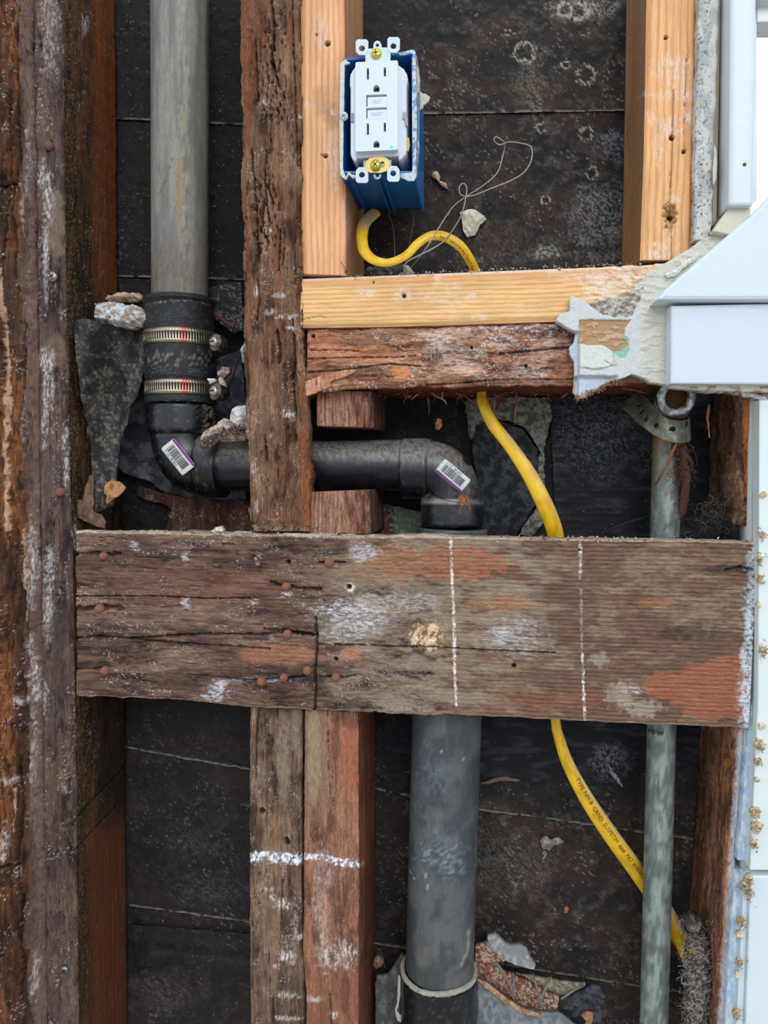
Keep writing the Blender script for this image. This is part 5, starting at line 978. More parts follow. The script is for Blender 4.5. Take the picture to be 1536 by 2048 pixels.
# ================================================================ yellow cable
YEL = S(232, 186, 28)
CP = [(752, 424, .052, 13), (738, 436, .044, 13.5), (727, 452, .032, 14), (724, 478, .016, 13), (729, 502, .004, 12.5), (748, 520, -.003, 10.5), (778, 525, -.002, 9), (812, 511, .004, 9.5), (836, 487, .009, 10), (862, 472, .011, 10.5), (890, 474, .011, 11), (920, 492, .013, 11), (940, 520, .020, 10.5), (950, 545, .032, 11), (956, 600, .044, 11), (961, 700, .046, 10), (963, 780, .046, 9.5), (966, 805, .044, 11), (984, 845, .040, 12.5), (1020, 892, .034, 13), (1056, 945, .028, 15), (1085, 1000, .026, 16.5), (1104, 1045, .030, 16.5), (1112, 1082, .035, 16), (1116, 1180, .042, 13), (1113, 1330, .046, 12), (1111, 1436, .046, 9.5), (1120, 1482, .046, 11), (1138, 1532, .046, 12.5), (1176, 1602, .046, 15), (1224, 1674, .052, 16.5), (1276, 1745, .062, 17.5), (1320, 1808, .068, 18), (1352, 1862, .056, 18), (1376, 1906, .040, 17), (1388, 1960, .030, 14), (1394, 2120, .028, 12)]
s = smooth_path(CP, 420); cpth = P(s[:, 0], s[:, 1], s[:, 2]); crad = np.array([a[3] * (.9 if a[1] < 545 else 1) * mpp(a[0], a[1], a[2]) for a in s])
def f_cab(d):
    n = fbm(d.u / 12, d.v / 5, 541, 3); c = mixc(const(d, YEL), S(206, 158, 20), sm(.45, .7, n)); c = mixc(c, S(196, 186, 160), .8 * sm(470, 428, d.py) * sm(760, 740, d.px))
    up = d.nrm[:, 2] * .6 + d.nrm[:, 0] * .5; c = mixc(c, S(190, 170, 138), .75 * sm(.35, .75, up) * (d.py > 860) * sm(.3, .5, n + .1)); c = mixc(c, S(130, 100, 40), .3 * sm(.6, .8, fbm(d.u / 2, d.v / 2, 543, 3)) * (d.py < 560)); return c, np.zeros(d.n)
cable = sweep('electrical_cable', cpth, crad, f_cab, VINYL(), seg=28, flat=.55,
      label='flat yellow electrical cable looping under the blue box and running down the right bay', cat='cable')
def on_cable(i0, sgn, off):                           # text along the cable starting at path index i0
    arc = np.r_[0, np.cumsum(np.linalg.norm(np.diff(cpth, axis=0), axis=1))]; T = np.gradient(cpth, axis=0); T /= np.linalg.norm(T, axis=1, keepdims=True)
    def pl(x, y):
        a = arc[i0] + x; c = np.stack([np.interp(a, arc, cpth[:, k]) for k in range(3)], 1); t = np.stack([np.interp(a, arc, T[:, k]) for k in range(3)], 1); r = np.interp(a, arc, crad)
        side = np.cross(t, [0, -1.0, 0]); side /= np.linalg.norm(side, axis=1, keepdims=True); up = np.cross(side, t); up *= -np.sign(up[:, 1:2]); f = np.clip((y + off) / r, -.95, .95)
        return c + side * (f * r)[:, None] * sgn + up * (r * .55 * np.sqrt(1 - f ** 2) + .00025)[:, None]
    return pl
near = lambda x, y: int(np.argmin(np.hypot(s[:, 0] - x, s[:, 1] - y)))
text_on('printed_lettering', 'TYPE NM-B  GRND  SUSPETIM  ###  PAT WWW.PATEN', .0050, on_cable(near(1150, 1556), -1, .0002), S(66, 54, 30), VINYL(), parent=cable)
text_on('printed_lettering', '—  PAT  WWW.PATENT.COM', .0036, on_cable(near(868, 472), -1, -.0030), S(86, 66, 20), VINYL(), parent=cable)

# ================================================================ thin wires, nails, debris
DKW = S(96, 82, 74)
wire('bent_tie_wire', [(820, 520, .03), (880, 470, .02), (925, 385, .02), (990, 345, .03), (1030, 285, .04), (1024, 284, .05), (1004, 285, .05), (1010, 278, .045), (996, 279, .04), (992, 287, .045), (1003, 290, .05)] if False else
     [(822, 535, .03), (850, 500, -.004), (880, 452, .0), (905, 415, .02), (930, 395, .035), (968, 370, .045), (995, 345, .05), (1006, 310, .052), (1010, 288, .05), (1003, 280, .048), (992, 274, .046), (988, 281, .046), (1000, 290, .048), (1020, 284, .046), (1055, 290, .042), (1064, 300, .04), (1062, 322, .038), (1048, 345, .036), (1020, 362, .036), (980, 378, .036), (950, 390, .036), (932, 393, .036), (920, 388, .034), (919, 374, .034), (926, 367, .034), (933, 374, .034), (932, 392, .034), (926, 420, .03), (915, 445, .02), (890, 480, .004), (860, 500, -.005), (820, 520, -.004), (808, 532, .0)],
     2.8, S(158, 150, 146), mat('wire_steel', .45, .2, 800, None, 1, .1, metal=.5), n=220, seg=8, label='thin twisted steel wire with small loops hanging in front of the yellow cable', cat='wire')
wire('hanging_thread_wire', [(776, 428, .05), (784, 445, .05), (788, 470, .045), (790, 520, .03), (791, 545, .03)], 2.0, DKW, RUST(), n=40, label='short rusty wire hanging below the left part of the blue box', cat='wire')
wire('hanging_thread_wire', [(828, 420, .05), (826, 450, .05), (820, 480, .045), (816, 505, .03), (812, 530, .02)], 1.8, DKW, RUST(), n=40, label='short rusty wire hanging below the right corner of the blue box', cat='wire')
wire('black_lead', [(1200, 1068, .06), (1240, 1050, .06), (1300, 1031, .062), (1340, 1020, .07)], 3.2, S(34, 34, 36), RUB(), n=30, label='thin black lead slanting to the galvanised pipe just above the plank', cat='wire')
def spike(name, a, b, w0, k, label):
    p = P([a[0], (a[0] + b[0]) / 2, b[0]], [a[1], (a[1] + b[1]) / 2, b[1]], [a[2], (a[2] + b[2]) / 2, b[2]]); pp = np.vstack([np.linspace(p[0], p[2], 12)]); r = np.interp(np.linspace(0, 1, 12), [0, .75, 1], [1, 1, .15]) * w0 * .5 * mpp(a[0], a[1], a[2])
    return sweep(name, pp, r, lambda d: (mixc(const(d, k), S(70, 56, 50), sm(.5, .6, fbm(d.u / 2, d.v / 2, 551, 3))), (fbm(d.u / 2, d.v / 2, 552, 3) - .5) * .0004), RUST(), seg=10, label=label, cat='nail')
spike('protruding_nail', (1213, 1528, .0905), (1245, 1574, .062), 8, S(168, 168, 172), 'grey nail point sticking out of the dark paper beside the yellow cable')
spike('protruding_nail', (1092, 1694, .0905), (1086, 1718, .070), 9, S(160, 156, 156), 'bent nail point sticking out of the brown paper left of the yellow cable')
chunk('splintered_wood_scrap', [(1080, 1682), (1092, 1672), (1100, 1680), (1118, 1676), (1130, 1684), (1110, 1690), (1096, 1702), (1085, 1698)], .0895, .002, S(120, 108, 104), S(160, 150, 146), PLAS(), seed=561, rag=3, lump=.003, label='grey splinters around the lower nail point in the lower right bay', cat='splinter')
# tar-paper flap, plaster lump, torn paper in the left bay
def flapY(px, py): return .003 + .045 * ((px - 147) / 148.0) + .006 * np.sin((px - 150) / 22.0 + py / 70.0)
def f_flap(d):
    n = fbm(d.px / 24, d.py / 34, 571, 4); n2 = fbm(d.px / 5, d.py / 5, 573, 3); c = mixc(const(d, S(34, 33, 34)), S(74, 71, 70), sm(.36, .66, n) * (.4 + .6 * n2)); c = mixc(c, S(112, 102, 90), .6 * sm(.45, .66, fbm(d.px / 6, d.py / 20, 574, 5)) * sm(.4, .6, n2) * sm(700, 740, d.py)); c = mixc(c, S(140, 130, 110), .35 * sm(.62, .72, n2) * sm(.4, .55, n)); c = c * (.7 + .6 * n2)[:, None]
    return c, (n - .5) * .009 + (n2 - .5) * .0012
relief('tar_paper_flap', [(147, 650), (152, 640), (166, 637), (190, 642), (222, 650), (255, 655), (292, 650), (296, 700), (288, 745), (276, 790), (262, 810), (254, 850), (240, 880), (236, 930), (232, 975), (226, 1010), (212, 1018), (190, 1025), (184, 950), (180, 905), (172, 850), (160, 780), (154, 720)], flapY, .0012, f_flap, FELT(), pitch=2.0, rag=2.0, seed=8,
       label='curled torn flap of dark tar paper left of the rubber coupling', cat='tar paper')
def f_bl(d): n = fbm(d.px / 22, d.py / 22, 575, 4); c = mixc(const(d, S(52, 52, 62)), S(98, 96, 108), sm(.38, .64, n)); c = mixc(c, S(140, 138, 140), .5 * sm(.55, .7, fbm(d.px / 4, d.py / 4, 576, 3)) * blob(d, 290, 940, 30, 26, .5, 577, .5)); return c, (n - .5) * .004
relief('tar_paper_sheet', [(262, 800), (300, 770), (330, 760), (480, 700), (492, 800), (492, 1000), (400, 1000), (330, 985), (300, 962), (262, 952), (235, 935), (244, 870)], .083, .0012, f_bl, FELT(), pitch=2.4, rag=3, seed=9, label='grey-blue sheet of tar paper behind the left black elbow', cat='tar paper')
relief('tar_paper_sheet', [(418, 575), (484, 565), (488, 662), (470, 668), (430, 640)], .080, .0012, lambda d: (mixc(const(d, S(46, 46, 48)), S(136, 132, 128), sm(.5, .68, fbm(d.px / 3, d.py / 3, 578, 3)) * sm(.35, .6, fbm(d.px / 18, d.py / 18, 579, 3))), .004 * fbm(d.px / 14, d.py / 14, 580, 3)), FELT(), pitch=2.2, rag=2, seed=10, label='dust-speckled scrap of tar paper between the coupling and the old stud', cat='tar paper')
chunk('plaster_lump', [(190, 606), (212, 604), (232, 606), (262, 610), (276, 612), (290, 624), (292, 640), (282, 652), (262, 656), (240, 654), (214, 650), (192, 646)], .030, .012, S(158, 140, 122), S(204, 206, 214), PLAS(), seed=583, lump=.006, rag=4, pitch=1.5, label='broken white plaster lump lying on the tar paper flap', cat='plaster')
chunk('mortar_scrap', [(222, 592), (240, 585), (262, 587), (278, 586), (282, 598), (270, 604), (246, 604), (228, 606), (214, 600)], .040, .012, S(150, 130, 110), S(196, 176, 152), PLAS(), seed=591, lump=.009, rag=3.5, label='crumbly tan mortar scrap on top of the white plaster lump', cat='mortar')
def ppr(k, k2, sd): return lambda d: (mixc(const(d, k), k2, sm(.4, .62, fbm(d.px / 8, d.py / 12, sd, 4))), .003 * fbm(d.px / 14, d.py / 14, sd + 3, 3))
relief('torn_paper_scrap', [(148, 1002), (166, 998), (174, 970), (180, 952), (188, 950), (188, 1022), (204, 1030), (213, 1044), (209, 1057), (194, 1052), (176, 1044), (160, 1036), (152, 1022)], .012, .0008, ppr(S(120, 94, 80), S(96, 74, 62), 593), PAPER(), pitch=1.8, rag=2.2, seed=12, label='torn brown paper scrap hanging at the left post just above the plank', cat='paper')
relief('torn_paper_scrap', [(184, 950), (190, 948), (194, 968), (206, 974), (222, 960), (240, 964), (252, 975), (244, 988), (230, 996), (218, 1008), (206, 1020), (186, 1026)], .02, .0008, ppr(S(178, 134, 88), S(132, 94, 62), 595), PAPER(), pitch=1.8, rag=2.0, seed=13, label='tan torn paper scrap below the tar paper flap', cat='paper')
relief('sheathing_board_remnant', [(278, 972), (320, 985), (352, 992), (420, 1000), (500, 1000), (504, 1062), (332, 1062), (336, 1035), (345, 1018), (320, 1006), (290, 1000), (276, 990)], .086, .002, lambda d: oldwood(d, 597, S(60, 36, 30), S(88, 58, 48), S(100, 70, 60), None), WH(), pitch=2.4, rag=3, seed=14, label='reddish torn board remnant under the left elbow', cat='board')
wire('loose_lath_sliver', [(424, 622, .06), (445, 640, .058), (468, 655, .056)], 8, S(96, 52, 40), RUST(), n=12, seg=6, label='reddish wood sliver beside the top clamp of the rubber coupling', cat='splinter')
wire('black_hook_wire', [(493, 690, .05), (478, 715, .05), (462, 765, .05), (452, 795, .055)], 4, S(30, 28, 28), RUB(), n=20, label='dark slanting wire right of the rubber coupling', cat='wire')
for i, (pl, Y, a, b, lab) in enumerate([([(436, 742), (446, 733), (458, 734), (458, 746), (448, 756), (438, 756)], .034, S(150, 122, 116), S(176, 156, 152), 'pinkish mortar crumb between the two clamp screws'),
      ([(416, 758), (428, 756), (430, 764), (418, 768)], .022, S(206, 200, 196), S(226, 222, 220), 'small white crumb just above the lower clamp screw'),
      ([(436, 758), (444, 754), (452, 768), (452, 778), (440, 776)], .030, S(168, 136, 122), S(190, 166, 152), 'pinkish crumb resting on the lower clamp housing'),
      ([(460, 850), (462, 822), (474, 812), (492, 810), (494, 868), (480, 862)], .02, S(190, 184, 176), S(216, 214, 210), 'white plaster lump against the old stud above the left elbow'),
      ([(400, 878), (410, 862), (430, 852), (448, 836), (462, 842), (478, 856), (494, 866), (492, 880), (460, 884), (430, 882)], .014, S(150, 128, 116), S(190, 172, 160), 'heap of pinkish mortar crumbs on top of the left elbow'),
      ([(482, 700), (492, 680), (493, 720), (484, 726)], .03, S(140, 156, 160), S(176, 190, 194), 'pale plaster smear on the left edge of the old stud'),
      ([(424, 1062), (432, 1054), (442, 1053), (447, 1060), (444, 1066), (430, 1067)], .004, S(196, 182, 164), S(224, 214, 200), 'small pale stone on the top edge of the plank'),
      ([(920, 424), (940, 418), (952, 420), (968, 432), (973, 438), (960, 450), (950, 470), (934, 474), (926, 460), (924, 440)], .089, S(196, 190, 170), S(224, 218, 200), 'cream plaster splat on the tar paper right of the tie wire'),
      ([(866, 344), (874, 341), (880, 352), (878, 362), (892, 366), (896, 378), (886, 374), (872, 358), (862, 352)], .0895, S(168, 142, 116), S(190, 172, 150), 'small tan plaster splat on the tar paper beside the blue box'),
      ([(728, 540), (745, 532), (780, 529), (806, 527), (812, 538), (806, 549), (730, 550)], .04, S(72, 70, 70), S(104, 100, 96), 'dark mortar lump under the cable loop on the sill plate'),
      ([(806, 530), (818, 532), (828, 546), (824, 550), (806, 550)], .035, S(176, 164, 150), S(196, 186, 172), 'pale chip beside the dark mortar lump on the sill plate')]):
    chunk('mortar_crumb' if i != 3 else 'plaster_lump', pl, Y, .003 if Y > .08 else .006, a, b, PLAS(), seed=610 + i * 3, pitch=1.6, lump=.003 if Y > .08 else .007, rag=1.4, label=lab, cat='mortar' if i != 3 else 'plaster')
strands('mortar_dust', lambda r: (r.uniform(396, 494), 0) if False else (lambda x: (x, 884 - 30 * sm(400, 470, np.array(x)) + r.uniform(-6, 16)))(r.uniform(402, 492)), 500, 3, 3.0, [S(176, 152, 138), S(150, 128, 116), S(196, 180, 168)], PLAS(), seed=22, Yr=(.004, .014), label='pinkish mortar dust scattered over the left elbow hub', cat='dust')
# torn stucco behind the right elbow
def f_st(d): n = fbm(d.px / 9, d.py / 9, 641, 6, .7); n2 = fbm(d.px / 3, d.py / 3, 643, 3); c = mixc(const(d, S(86, 86, 82)), S(142, 138, 126), sm(.4, .6, n)) * (.7 + .6 * n2)[:, None]; return c, (n - .4) * .006 + n2 * .001
relief('stucco_patch', [(930, 800), (950, 795), (1098, 795), (1104, 840), (1098, 862), (1090, 880), (1088, 930), (1090, 1000), (1084, 1050), (1062, 1076), (1036, 1070), (1056, 1040), (1076, 1010), (1074, 960), (1078, 900), (1060, 868), (1040, 850), (1010, 840), (975, 836), (950, 870), (940, 880), (934, 840)], .086, .004, f_st, PLAS(), pitch=2.0, rag=4, seed=21, label='broken grey stucco edge behind the upper part of the cable in the middle bay', cat='stucco')
def f_in(d): n = fbm(d.px / 12, d.py / 12, 645, 6, .7); n3 = fbm(d.px / 3, d.py / 2.4, 646, 3); c = mixc(const(d, S(34, 36, 40)), S(70, 72, 76), sm(.42, .65, n)) * (.7 + .6 * n3)[:, None]; return c, (n - .5) * .004 + .001 * n3
relief('rough_tar_patch', [(952, 850), (1000, 842), (1045, 858), (1076, 900), (1076, 1000), (1050, 1040), (1030, 1078), (960, 1078), (955, 960), (945, 900)], .084, .002, f_in, FELT(), pitch=2.0, rag=2, seed=22, label='coarse black tar patch right of the downward elbow', cat='tar paper')
relief('painted_stucco_scrap', [(752, 1004), (790, 1012), (842, 1024), (842, 1072), (752, 1070)], .086, .002, lambda d: (mixc(mixc(const(d, S(96, 64, 58)), S(110, 118, 104), sm(786, 792, d.px)), S(160, 170, 166), .6 * sm(.5, .7, fbm(d.px / 5, d.py / 5, 648, 3))), .003 * fbm(d.px / 9, d.py / 9, 647, 3)), PLAS(), pitch=2.0, rag=2, seed=23, label='greenish and reddish stucco scrap between the lower stub and the elbow', cat='stucco')
# rubble ledge at the bottom, torn plaster beside the socket
def f_rub2(d): n = fbm(d.px / 3.2, d.py / 3.2, 651, 3); n2 = fbm(d.px / 12, d.py / 12, 653, 3); c = mixc(const(d, S(110, 78, 62)), S(186, 156, 136), sm(.42, .6, n)); c = mixc(c, S(150, 74, 46), .5 * sm(.6, .7, n2)); return c, n * .003 + n2 * .003
relief('mortar_rubble', [(952, 1892), (975, 1880), (1000, 1893), (1012, 1915), (985, 1930), (1010, 1945), (1050, 1960), (1090, 1985), (1120, 1995), (1122, 2020), (1080, 2020), (1040, 2010), (1006, 1985), (975, 1960), (955, 1950), (948, 1920)], .062, .004, f_rub2, PLAS(), pitch=2.0, rag=3, seed=31, label='crumbly reddish mortar rubble behind the torn wire mesh, bottom right bay', cat='rubble')
def f_wp(d): n = fbm(d.px / 16, d.py / 16, 655, 4); return mixc(const(d, S(136, 138, 138)), S(176, 176, 172), sm(.4, .6, n)), .004 * n
relief('stucco_chip', [(975, 1874), (992, 1870), (1008, 1886), (1020, 1893), (1040, 1891), (1054, 1900), (1060, 1916), (1071, 1930), (1068, 1936), (1040, 1930), (1016, 1922), (1000, 1910), (980, 1896)], .060, .006, f_wp, PLAS(), pitch=1.8, rag=1.5, seed=32, label='smooth grey-white plaster chip above the rubble, right of the thick pipe', cat='plaster')
relief('plaster_ledge', [(1008, 1942), (1060, 1950), (1100, 1958), (1140, 1964), (1172, 1966), (1168, 1975), (1140, 1990), (1125, 2000), (1090, 1985), (1050, 1962), (1010, 1952)], .070, .002, lambda d: (mixc(const(d, S(120, 112, 90)), S(160, 150, 130), sm(.4, .6, fbm(d.px / 7, d.py / 7, 657, 4))), .004 * fbm(d.px / 9, d.py / 9, 658, 3)), PLAS(), pitch=1.8, rag=2, seed=33, label='greenish grey plaster ledge behind the wire stubs', cat='plaster')
relief('grey_wrinkled_sheet', [(1118, 2000), (1150, 1990), (1185, 1970), (1202, 1975), (1210, 1995), (1204, 2030), (1200, 2070), (1110, 2070), (1115, 2030)], .058, .004, f_in, FELT(), pitch=2.0, rag=2, seed=34, label='dark wrinkled paper lump right of the rubble at the bottom edge', cat='tar paper')
relief('grey_stucco_sheet', [(955, 1958), (975, 1965), (1006, 1990), (1040, 2014), (1082, 2026), (1118, 2026), (1140, 2040), (1165, 2060), (1165, 2160), (952, 2160)], .050, .003, lambda d: (mixc(const(d, S(104, 106, 108)), S(136, 140, 146), sm(.38, .7, fbm(d.px / 9, d.py / 14, 661, 5))), .006 * fbm(d.px / 40, d.py / 60, 663, 3)), PLAS(), pitch=2.0, rag=2.0, seed=35, label='grey stucco sheet at the bottom edge right of the pipe socket', cat='stucco')
relief('grey_stucco_sheet', [(752, 1952), (775, 1948), (790, 1925), (800, 1912), (806, 1906), (806, 2160), (750, 2160)], .060, .003, lambda d: (mixc(const(d, S(88, 88, 86)), S(120, 120, 118), sm(.4, .65, fbm(d.px / 12, d.py / 18, 665, 4))), .004 * fbm(d.px / 10, d.py / 10, 667, 3)), PLAS(), pitch=2.0, rag=2.0, seed=36, label='grey stucco sheet at the bottom edge left of the pipe socket', cat='stucco')
relief('paper_strip', [(950, 1955), (975, 1965), (1008, 1992), (1042, 2015), (1084, 2028), (1082, 2034), (1040, 2024), (1006, 2002), (970, 1974)], .047, .001, ppr(S(150, 112, 84), S(180, 150, 120), 669), PAPER(), pitch=1.6, rag=1.5, seed=37, label='brown torn paper edge along the top of the right stucco sheet', cat='paper')
relief('paper_strip', [(1162, 2030), (1172, 2022), (1186, 2024), (1184, 2040), (1178, 2060), (1165, 2060), (1172, 2040)], .046, .001, ppr(S(160, 118, 84), S(134, 96, 68), 670), PAPER(), pitch=1.6, rag=1.5, seed=38, label='small folded brown paper tab at the bottom edge', cat='paper')
mesh_ = empty('torn_wire_mesh', P(1030, 2010, .05), 'torn rusty wire lath stubs in front of the rubble at the bottom', 'wire mesh')
for pts in ([(980, 1928, .055), (996, 1930, .05), (1010, 1952, .048), (1022, 1975, .048), (1028, 1992, .05)], [(1026, 1946, .06), (1028, 1970, .05), (1027, 1998, .05)], [(1067, 1948, .06), (1070, 1962, .05), (1078, 1990, .048), (1086, 2014, .05)], [(1102, 1954, .06), (1094, 1970, .05), (1084, 1992, .048)], [(1160, 1972, .058), (1140, 1986, .05), (1122, 1998, .05)]):
    q = Pp(pts, 18); sweep('wire_stub', q, .0010, flatcol(S(122, 118, 114)), RUST(), seg=7, parent=mesh_)
chunk('rusty_crumb', [(748, 1918), (756, 1912), (766, 1918), (764, 1932), (752, 1938), (746, 1930)], .03, .004, S(86, 62, 52), S(120, 96, 84), RUST(), seed=681, rag=3, label='dark rusty crumb tangled beside the right lower stud', cat='crumb')
wire('lath_wire_stub', [(760, 1896, .05), (764, 1915, .045), (770, 1935, .045)], 3, S(66, 62, 62), RUST(), n=12, label='dark wire stub left of the pipe socket', cat='wire')
# drywall remnant and plaster around the window apron
def f_dw(d):
    n = fbm(d.px / 9, d.py / 9, 701, 4); n2 = fbm(d.px / 3, d.py / 3, 703, 3); c = const(d, S(206, 208, 208)) * (.94 + .08 * n)[:, None]; h = np.zeros(d.n)
    cream = sm(1272, 1292, d.px + 6 * (n - .5)); c = mixc(c, S(204, 200, 184), .8 * cream); r_ = fbm(d.px / 60, d.py / 16, 705, 4); h = h + cream * (sm(.45, .5, r_) * .0008 + sm(.57, .62, r_) * .0008)
    pap = (inpoly(d.px + 5 * (n - .5), d.py + 5 * (n - .5), [(1158, 638), (1262, 640), (1250, 658), (1247, 668), (1256, 690), (1240, 703), (1228, 706), (1212, 692), (1158, 688)])).astype(float); rid = fbm(d.px / 14, d.py / 5, 707, 4); c = mixc(c, S(176, 142, 104), pap * .95); c = mixc(c, S(198, 166, 134), pap * sm(.52, .6, rid)); h = h - pap * .0018 + pap * sm(.5, .58, rid) * .001
    gp_ = blob(d, 1243, 692, 16, 24, .15, 709, .08, 10) * (1 - pap) * sm(1262, 1256, d.px) ; c = mixc(c, S(134, 188, 164), gp_ * .9); h = h - gp_ * .001
    up = inpoly(d.px + 8 * (n - .5), d.py + 6 * (n - .5), [(1172, 604), (1200, 596), (1290, 575), (1280, 600), (1266, 630), (1240, 636), (1200, 626)]).astype(float); tr = fbm(d.px / 9 + d.py / 20, d.py / 5, 711, 4); c = mixc(c, mixc(const(d, S(142, 130, 118)), S(196, 188, 176), sm(.4, .62, tr)), up * .9); h = h - up * .004 * (1 - tr) + up * .002 * n2
    lay = inpoly(d.px, d.py, [(1160, 690), (1205, 690), (1228, 706), (1230, 722), (1226, 732), (1200, 736), (1180, 738), (1160, 734)]).astype(float); h = h + lay * .0009; c = mixc(c, S(214, 216, 208), lay)
    c, h = cracks(d, c, h, [([(1226, 706), (1228, 722), (1222, 732), (1204, 738), (1186, 739), (1170, 736)], 1.3), ([(1210, 722), (1226, 732), (1234, 730)], 1.2)], .35, .001)
    low = sm(1, 8, (d.py - 748) - (5 * (n - .5))) * sm(1240, 1225, d.px); h = h - .005 * low; c = mixc(c, S(196, 206, 220), low * .8)
    lft = sm(1160, 1156, d.px) * sm(660, 668, d.py); h = h - .005 * lft; c = mixc(c, S(186, 198, 214), lft * .8)
    e = d.edge if d.edge is not None else np.full(d.n, 9.); tan = sm(6, 2, e + 6 * (n2 - .5)) * sm(742, 770, d.py) * sm(1240, 1215, d.px); c = mixc(c, S(176, 136, 98), tan * .9)
    return c, h + (n - .5) * .0007 + (n2 - .5) * .0003
relief('drywall_remnant', [(1141, 592), (1160, 597), (1178, 606), (1196, 600), (1240, 594), (1262, 584), (1278, 566), (1296, 548), (1320, 532), (1350, 515), (1378, 498), (1395, 484), (1424, 470), (1462, 450), (1470, 470), (1400, 520), (1335, 575), (1345, 606), (1345, 768), (1326, 768), (1300, 764), (1280, 752), (1264, 748), (1246, 756), (1222, 762), (1208, 776), (1190, 784), (1172, 794), (1160, 796), (1148, 784), (1150, 760), (1150, 722), (1141, 706), (1140, 694), (1148, 684), (1153, 664), (1132, 652), (1112, 640), (1120, 628), (1140, 622)], -.0125, .0118, f_dw, PLAS(), pitch=1.5, rag=1.6, seed=41,
       label='broken white drywall corner with peeled brown and green paper, left of the window apron', cat='drywall')
strands('torn_paper_fibres', lambda r: (lambda t: (1152 + 80 * t, 794 - 34 * t + r.uniform(-3, 3)))(r.random()), 90, 8, 1.6, [S(176, 140, 104), S(150, 112, 84)], PAPER(), seed=44, Yr=(-.013, -.004), gravity=.6, label='frayed brown paper fibres along the lower edge of the drywall remnant', cat='fibres')
def f_cem(d):
    n = fbm(d.px / 3.2, d.py / 3.2, 721, 2); n2 = fbm(d.px / 14, d.py / 30, 723, 4); c = mixc(const(d, S(176, 178, 176)), S(202, 202, 196), sm(.4, .6, n2)); pit = sm(.68, .76, n) * sm(1428, 1420, d.px); c = mixc(c, S(96, 96, 98), pit * .8); return c, -pit * .0008 + (n2 - .5) * .0012
drw = board('cement_board_edge', [(1400, -160), (1398, 0), (1394, 200), (1391, 330), (1388, 480)], [(1440, -160), (1438, 0), (1432, 200), (1427, 340), (1422, 478)], -.0115, .011, f_cem, PLAS(), pitch=1.7, rough=.0010, rnd=.001, seed=42,
      label='pitted grey plaster board edge between the right fir stud and the window casing', cat='plaster board')
solid('felt_backing', [(1437, -160), (1444, -160), (1434, 300), (1420, 470), (1424, 300)], -.004, .01, S(62, 48, 40), PAPER(), parent=drw)
relief('plaster_curl', [(1428, 288), (1433, 300), (1434, 330), (1432, 360), (1427, 372), (1426, 340), (1429, 310)], -.016, .002, flatcol(S(206, 200, 186)), PLAS(), pitch=1.4, parent=drw)
chunk('plaster_flake', [(1330, 548), (1350, 538), (1370, 522), (1384, 512), (1398, 508), (1392, 520), (1370, 534), (1352, 552), (1336, 556)], -.0155, .002, S(206, 202, 188), S(222, 220, 210), PLAS(), seed=731, rag=1.5, lump=.002, pitch=1.6, label='peeling plaster flake on the corner of the sill plate beside the white casing', cat='plaster')
relief('torn_drywall_edge', [(1380, 776), (1430, 779), (1480, 778), (1500, 784), (1530, 792), (1536, 796), (1520, 798), (1500, 796), (1484, 790), (1440, 784), (1420, 786), (1396, 784)], -.008, .010, ppr(S(150, 112, 88), S(196, 200, 206), 735), PLAS(), pitch=1.6, rag=2, seed=43, label='torn brown and white board edge under the window apron', cat='drywall')
chunk('white_plaster_tongue', [(1482, 786), (1500, 782), (1524, 790), (1536, 800), (1520, 800), (1500, 794), (1488, 794)], -.010, .004, S(196, 202, 206), S(220, 226, 230), PLAS(), seed=741, rag=1.5, pitch=1.6, lump=.003, label='white plaster tongue under the apron at the right edge', cat='plaster')
# splinters hanging under the old header
for i, (pts, w_, k, lab) in enumerate([([(858, 778, .05), (872, 792, .045), (888, 800, .04), (893, 810, .04)], 5, S(190, 146, 128), 'pale splinter hanging under the old header'),
      ([(856, 796, .05), (858, 815, .05), (857, 832, .05)], 5, S(110, 80, 72), 'brown splinter hanging straight down under the old header'),
      ([(925, 784, .04), (916, 796, .035), (914, 812, .03)], 4, S(124, 76, 58), 'thin red splinter left of the cable under the header'),
      ([(925, 786, .04), (940, 800, .035), (955, 812, .035)], 6, S(124, 66, 50), 'reddish splinter slanting towards the cable under the header'),
      ([(990, 780, .03), (990, 800, .025), (987, 826, .022)], 7, S(120, 66, 44), 'thick reddish splinter right of the cable under the header'),
      ([(1030, 776, .04), (1034, 800, .035), (1030, 826, .03), (1029, 850, .03)], 5, S(140, 82, 58), 'long tapering splinter hanging in front of the stucco edge'),
      ([(1232, 772, .03), (1260, 778, .03), (1296, 787, .03)], 8, S(140, 92, 68), 'flat wood splinter pointing at the galvanised elbow'),
      ([(1418, 810, .03), (1415, 835, .028), (1417, 855, .028), (1419, 876, .028)], 7, S(176, 116, 76), 'tan splinter hanging free left of the ragged dark stump')]):
    q = Pp(pts, 20); m_ = mpp(*pts[0]); sweep('hanging_splinter', q, np.linspace(1, .25, 20) * .5 * w_ * m_, lambda d: (const(d, k) * (.7 + .6 * fbm(d.u / 3, d.v / 1, 751 + i, 3))[:, None], (fbm(d.u / 3, d.v, 761 + i, 3) - .5) * .0012), WV(), seg=8, label=lab, cat='splinter')
chunk('wood_chip', [(870, 846), (876, 836), (883, 838), (884, 852), (878, 860), (871, 858)], .07, .001, S(172, 104, 72), S(196, 136, 100), WV(), seed=771, rag=1, pitch=1.4, lump=.001, label='orange wood chip caught on a web above the horizontal pipe', cat='wood chip')
chunk('wood_chip', [(1128, 1816), (1134, 1812), (1138, 1818), (1134, 1826), (1129, 1826)], .089, .001, S(150, 92, 66), S(176, 116, 84), WV(), seed=773, rag=.6, pitch=1.2, lump=.001, label='small orange chip on the tar paper left of the galvanised pipe', cat='wood chip')
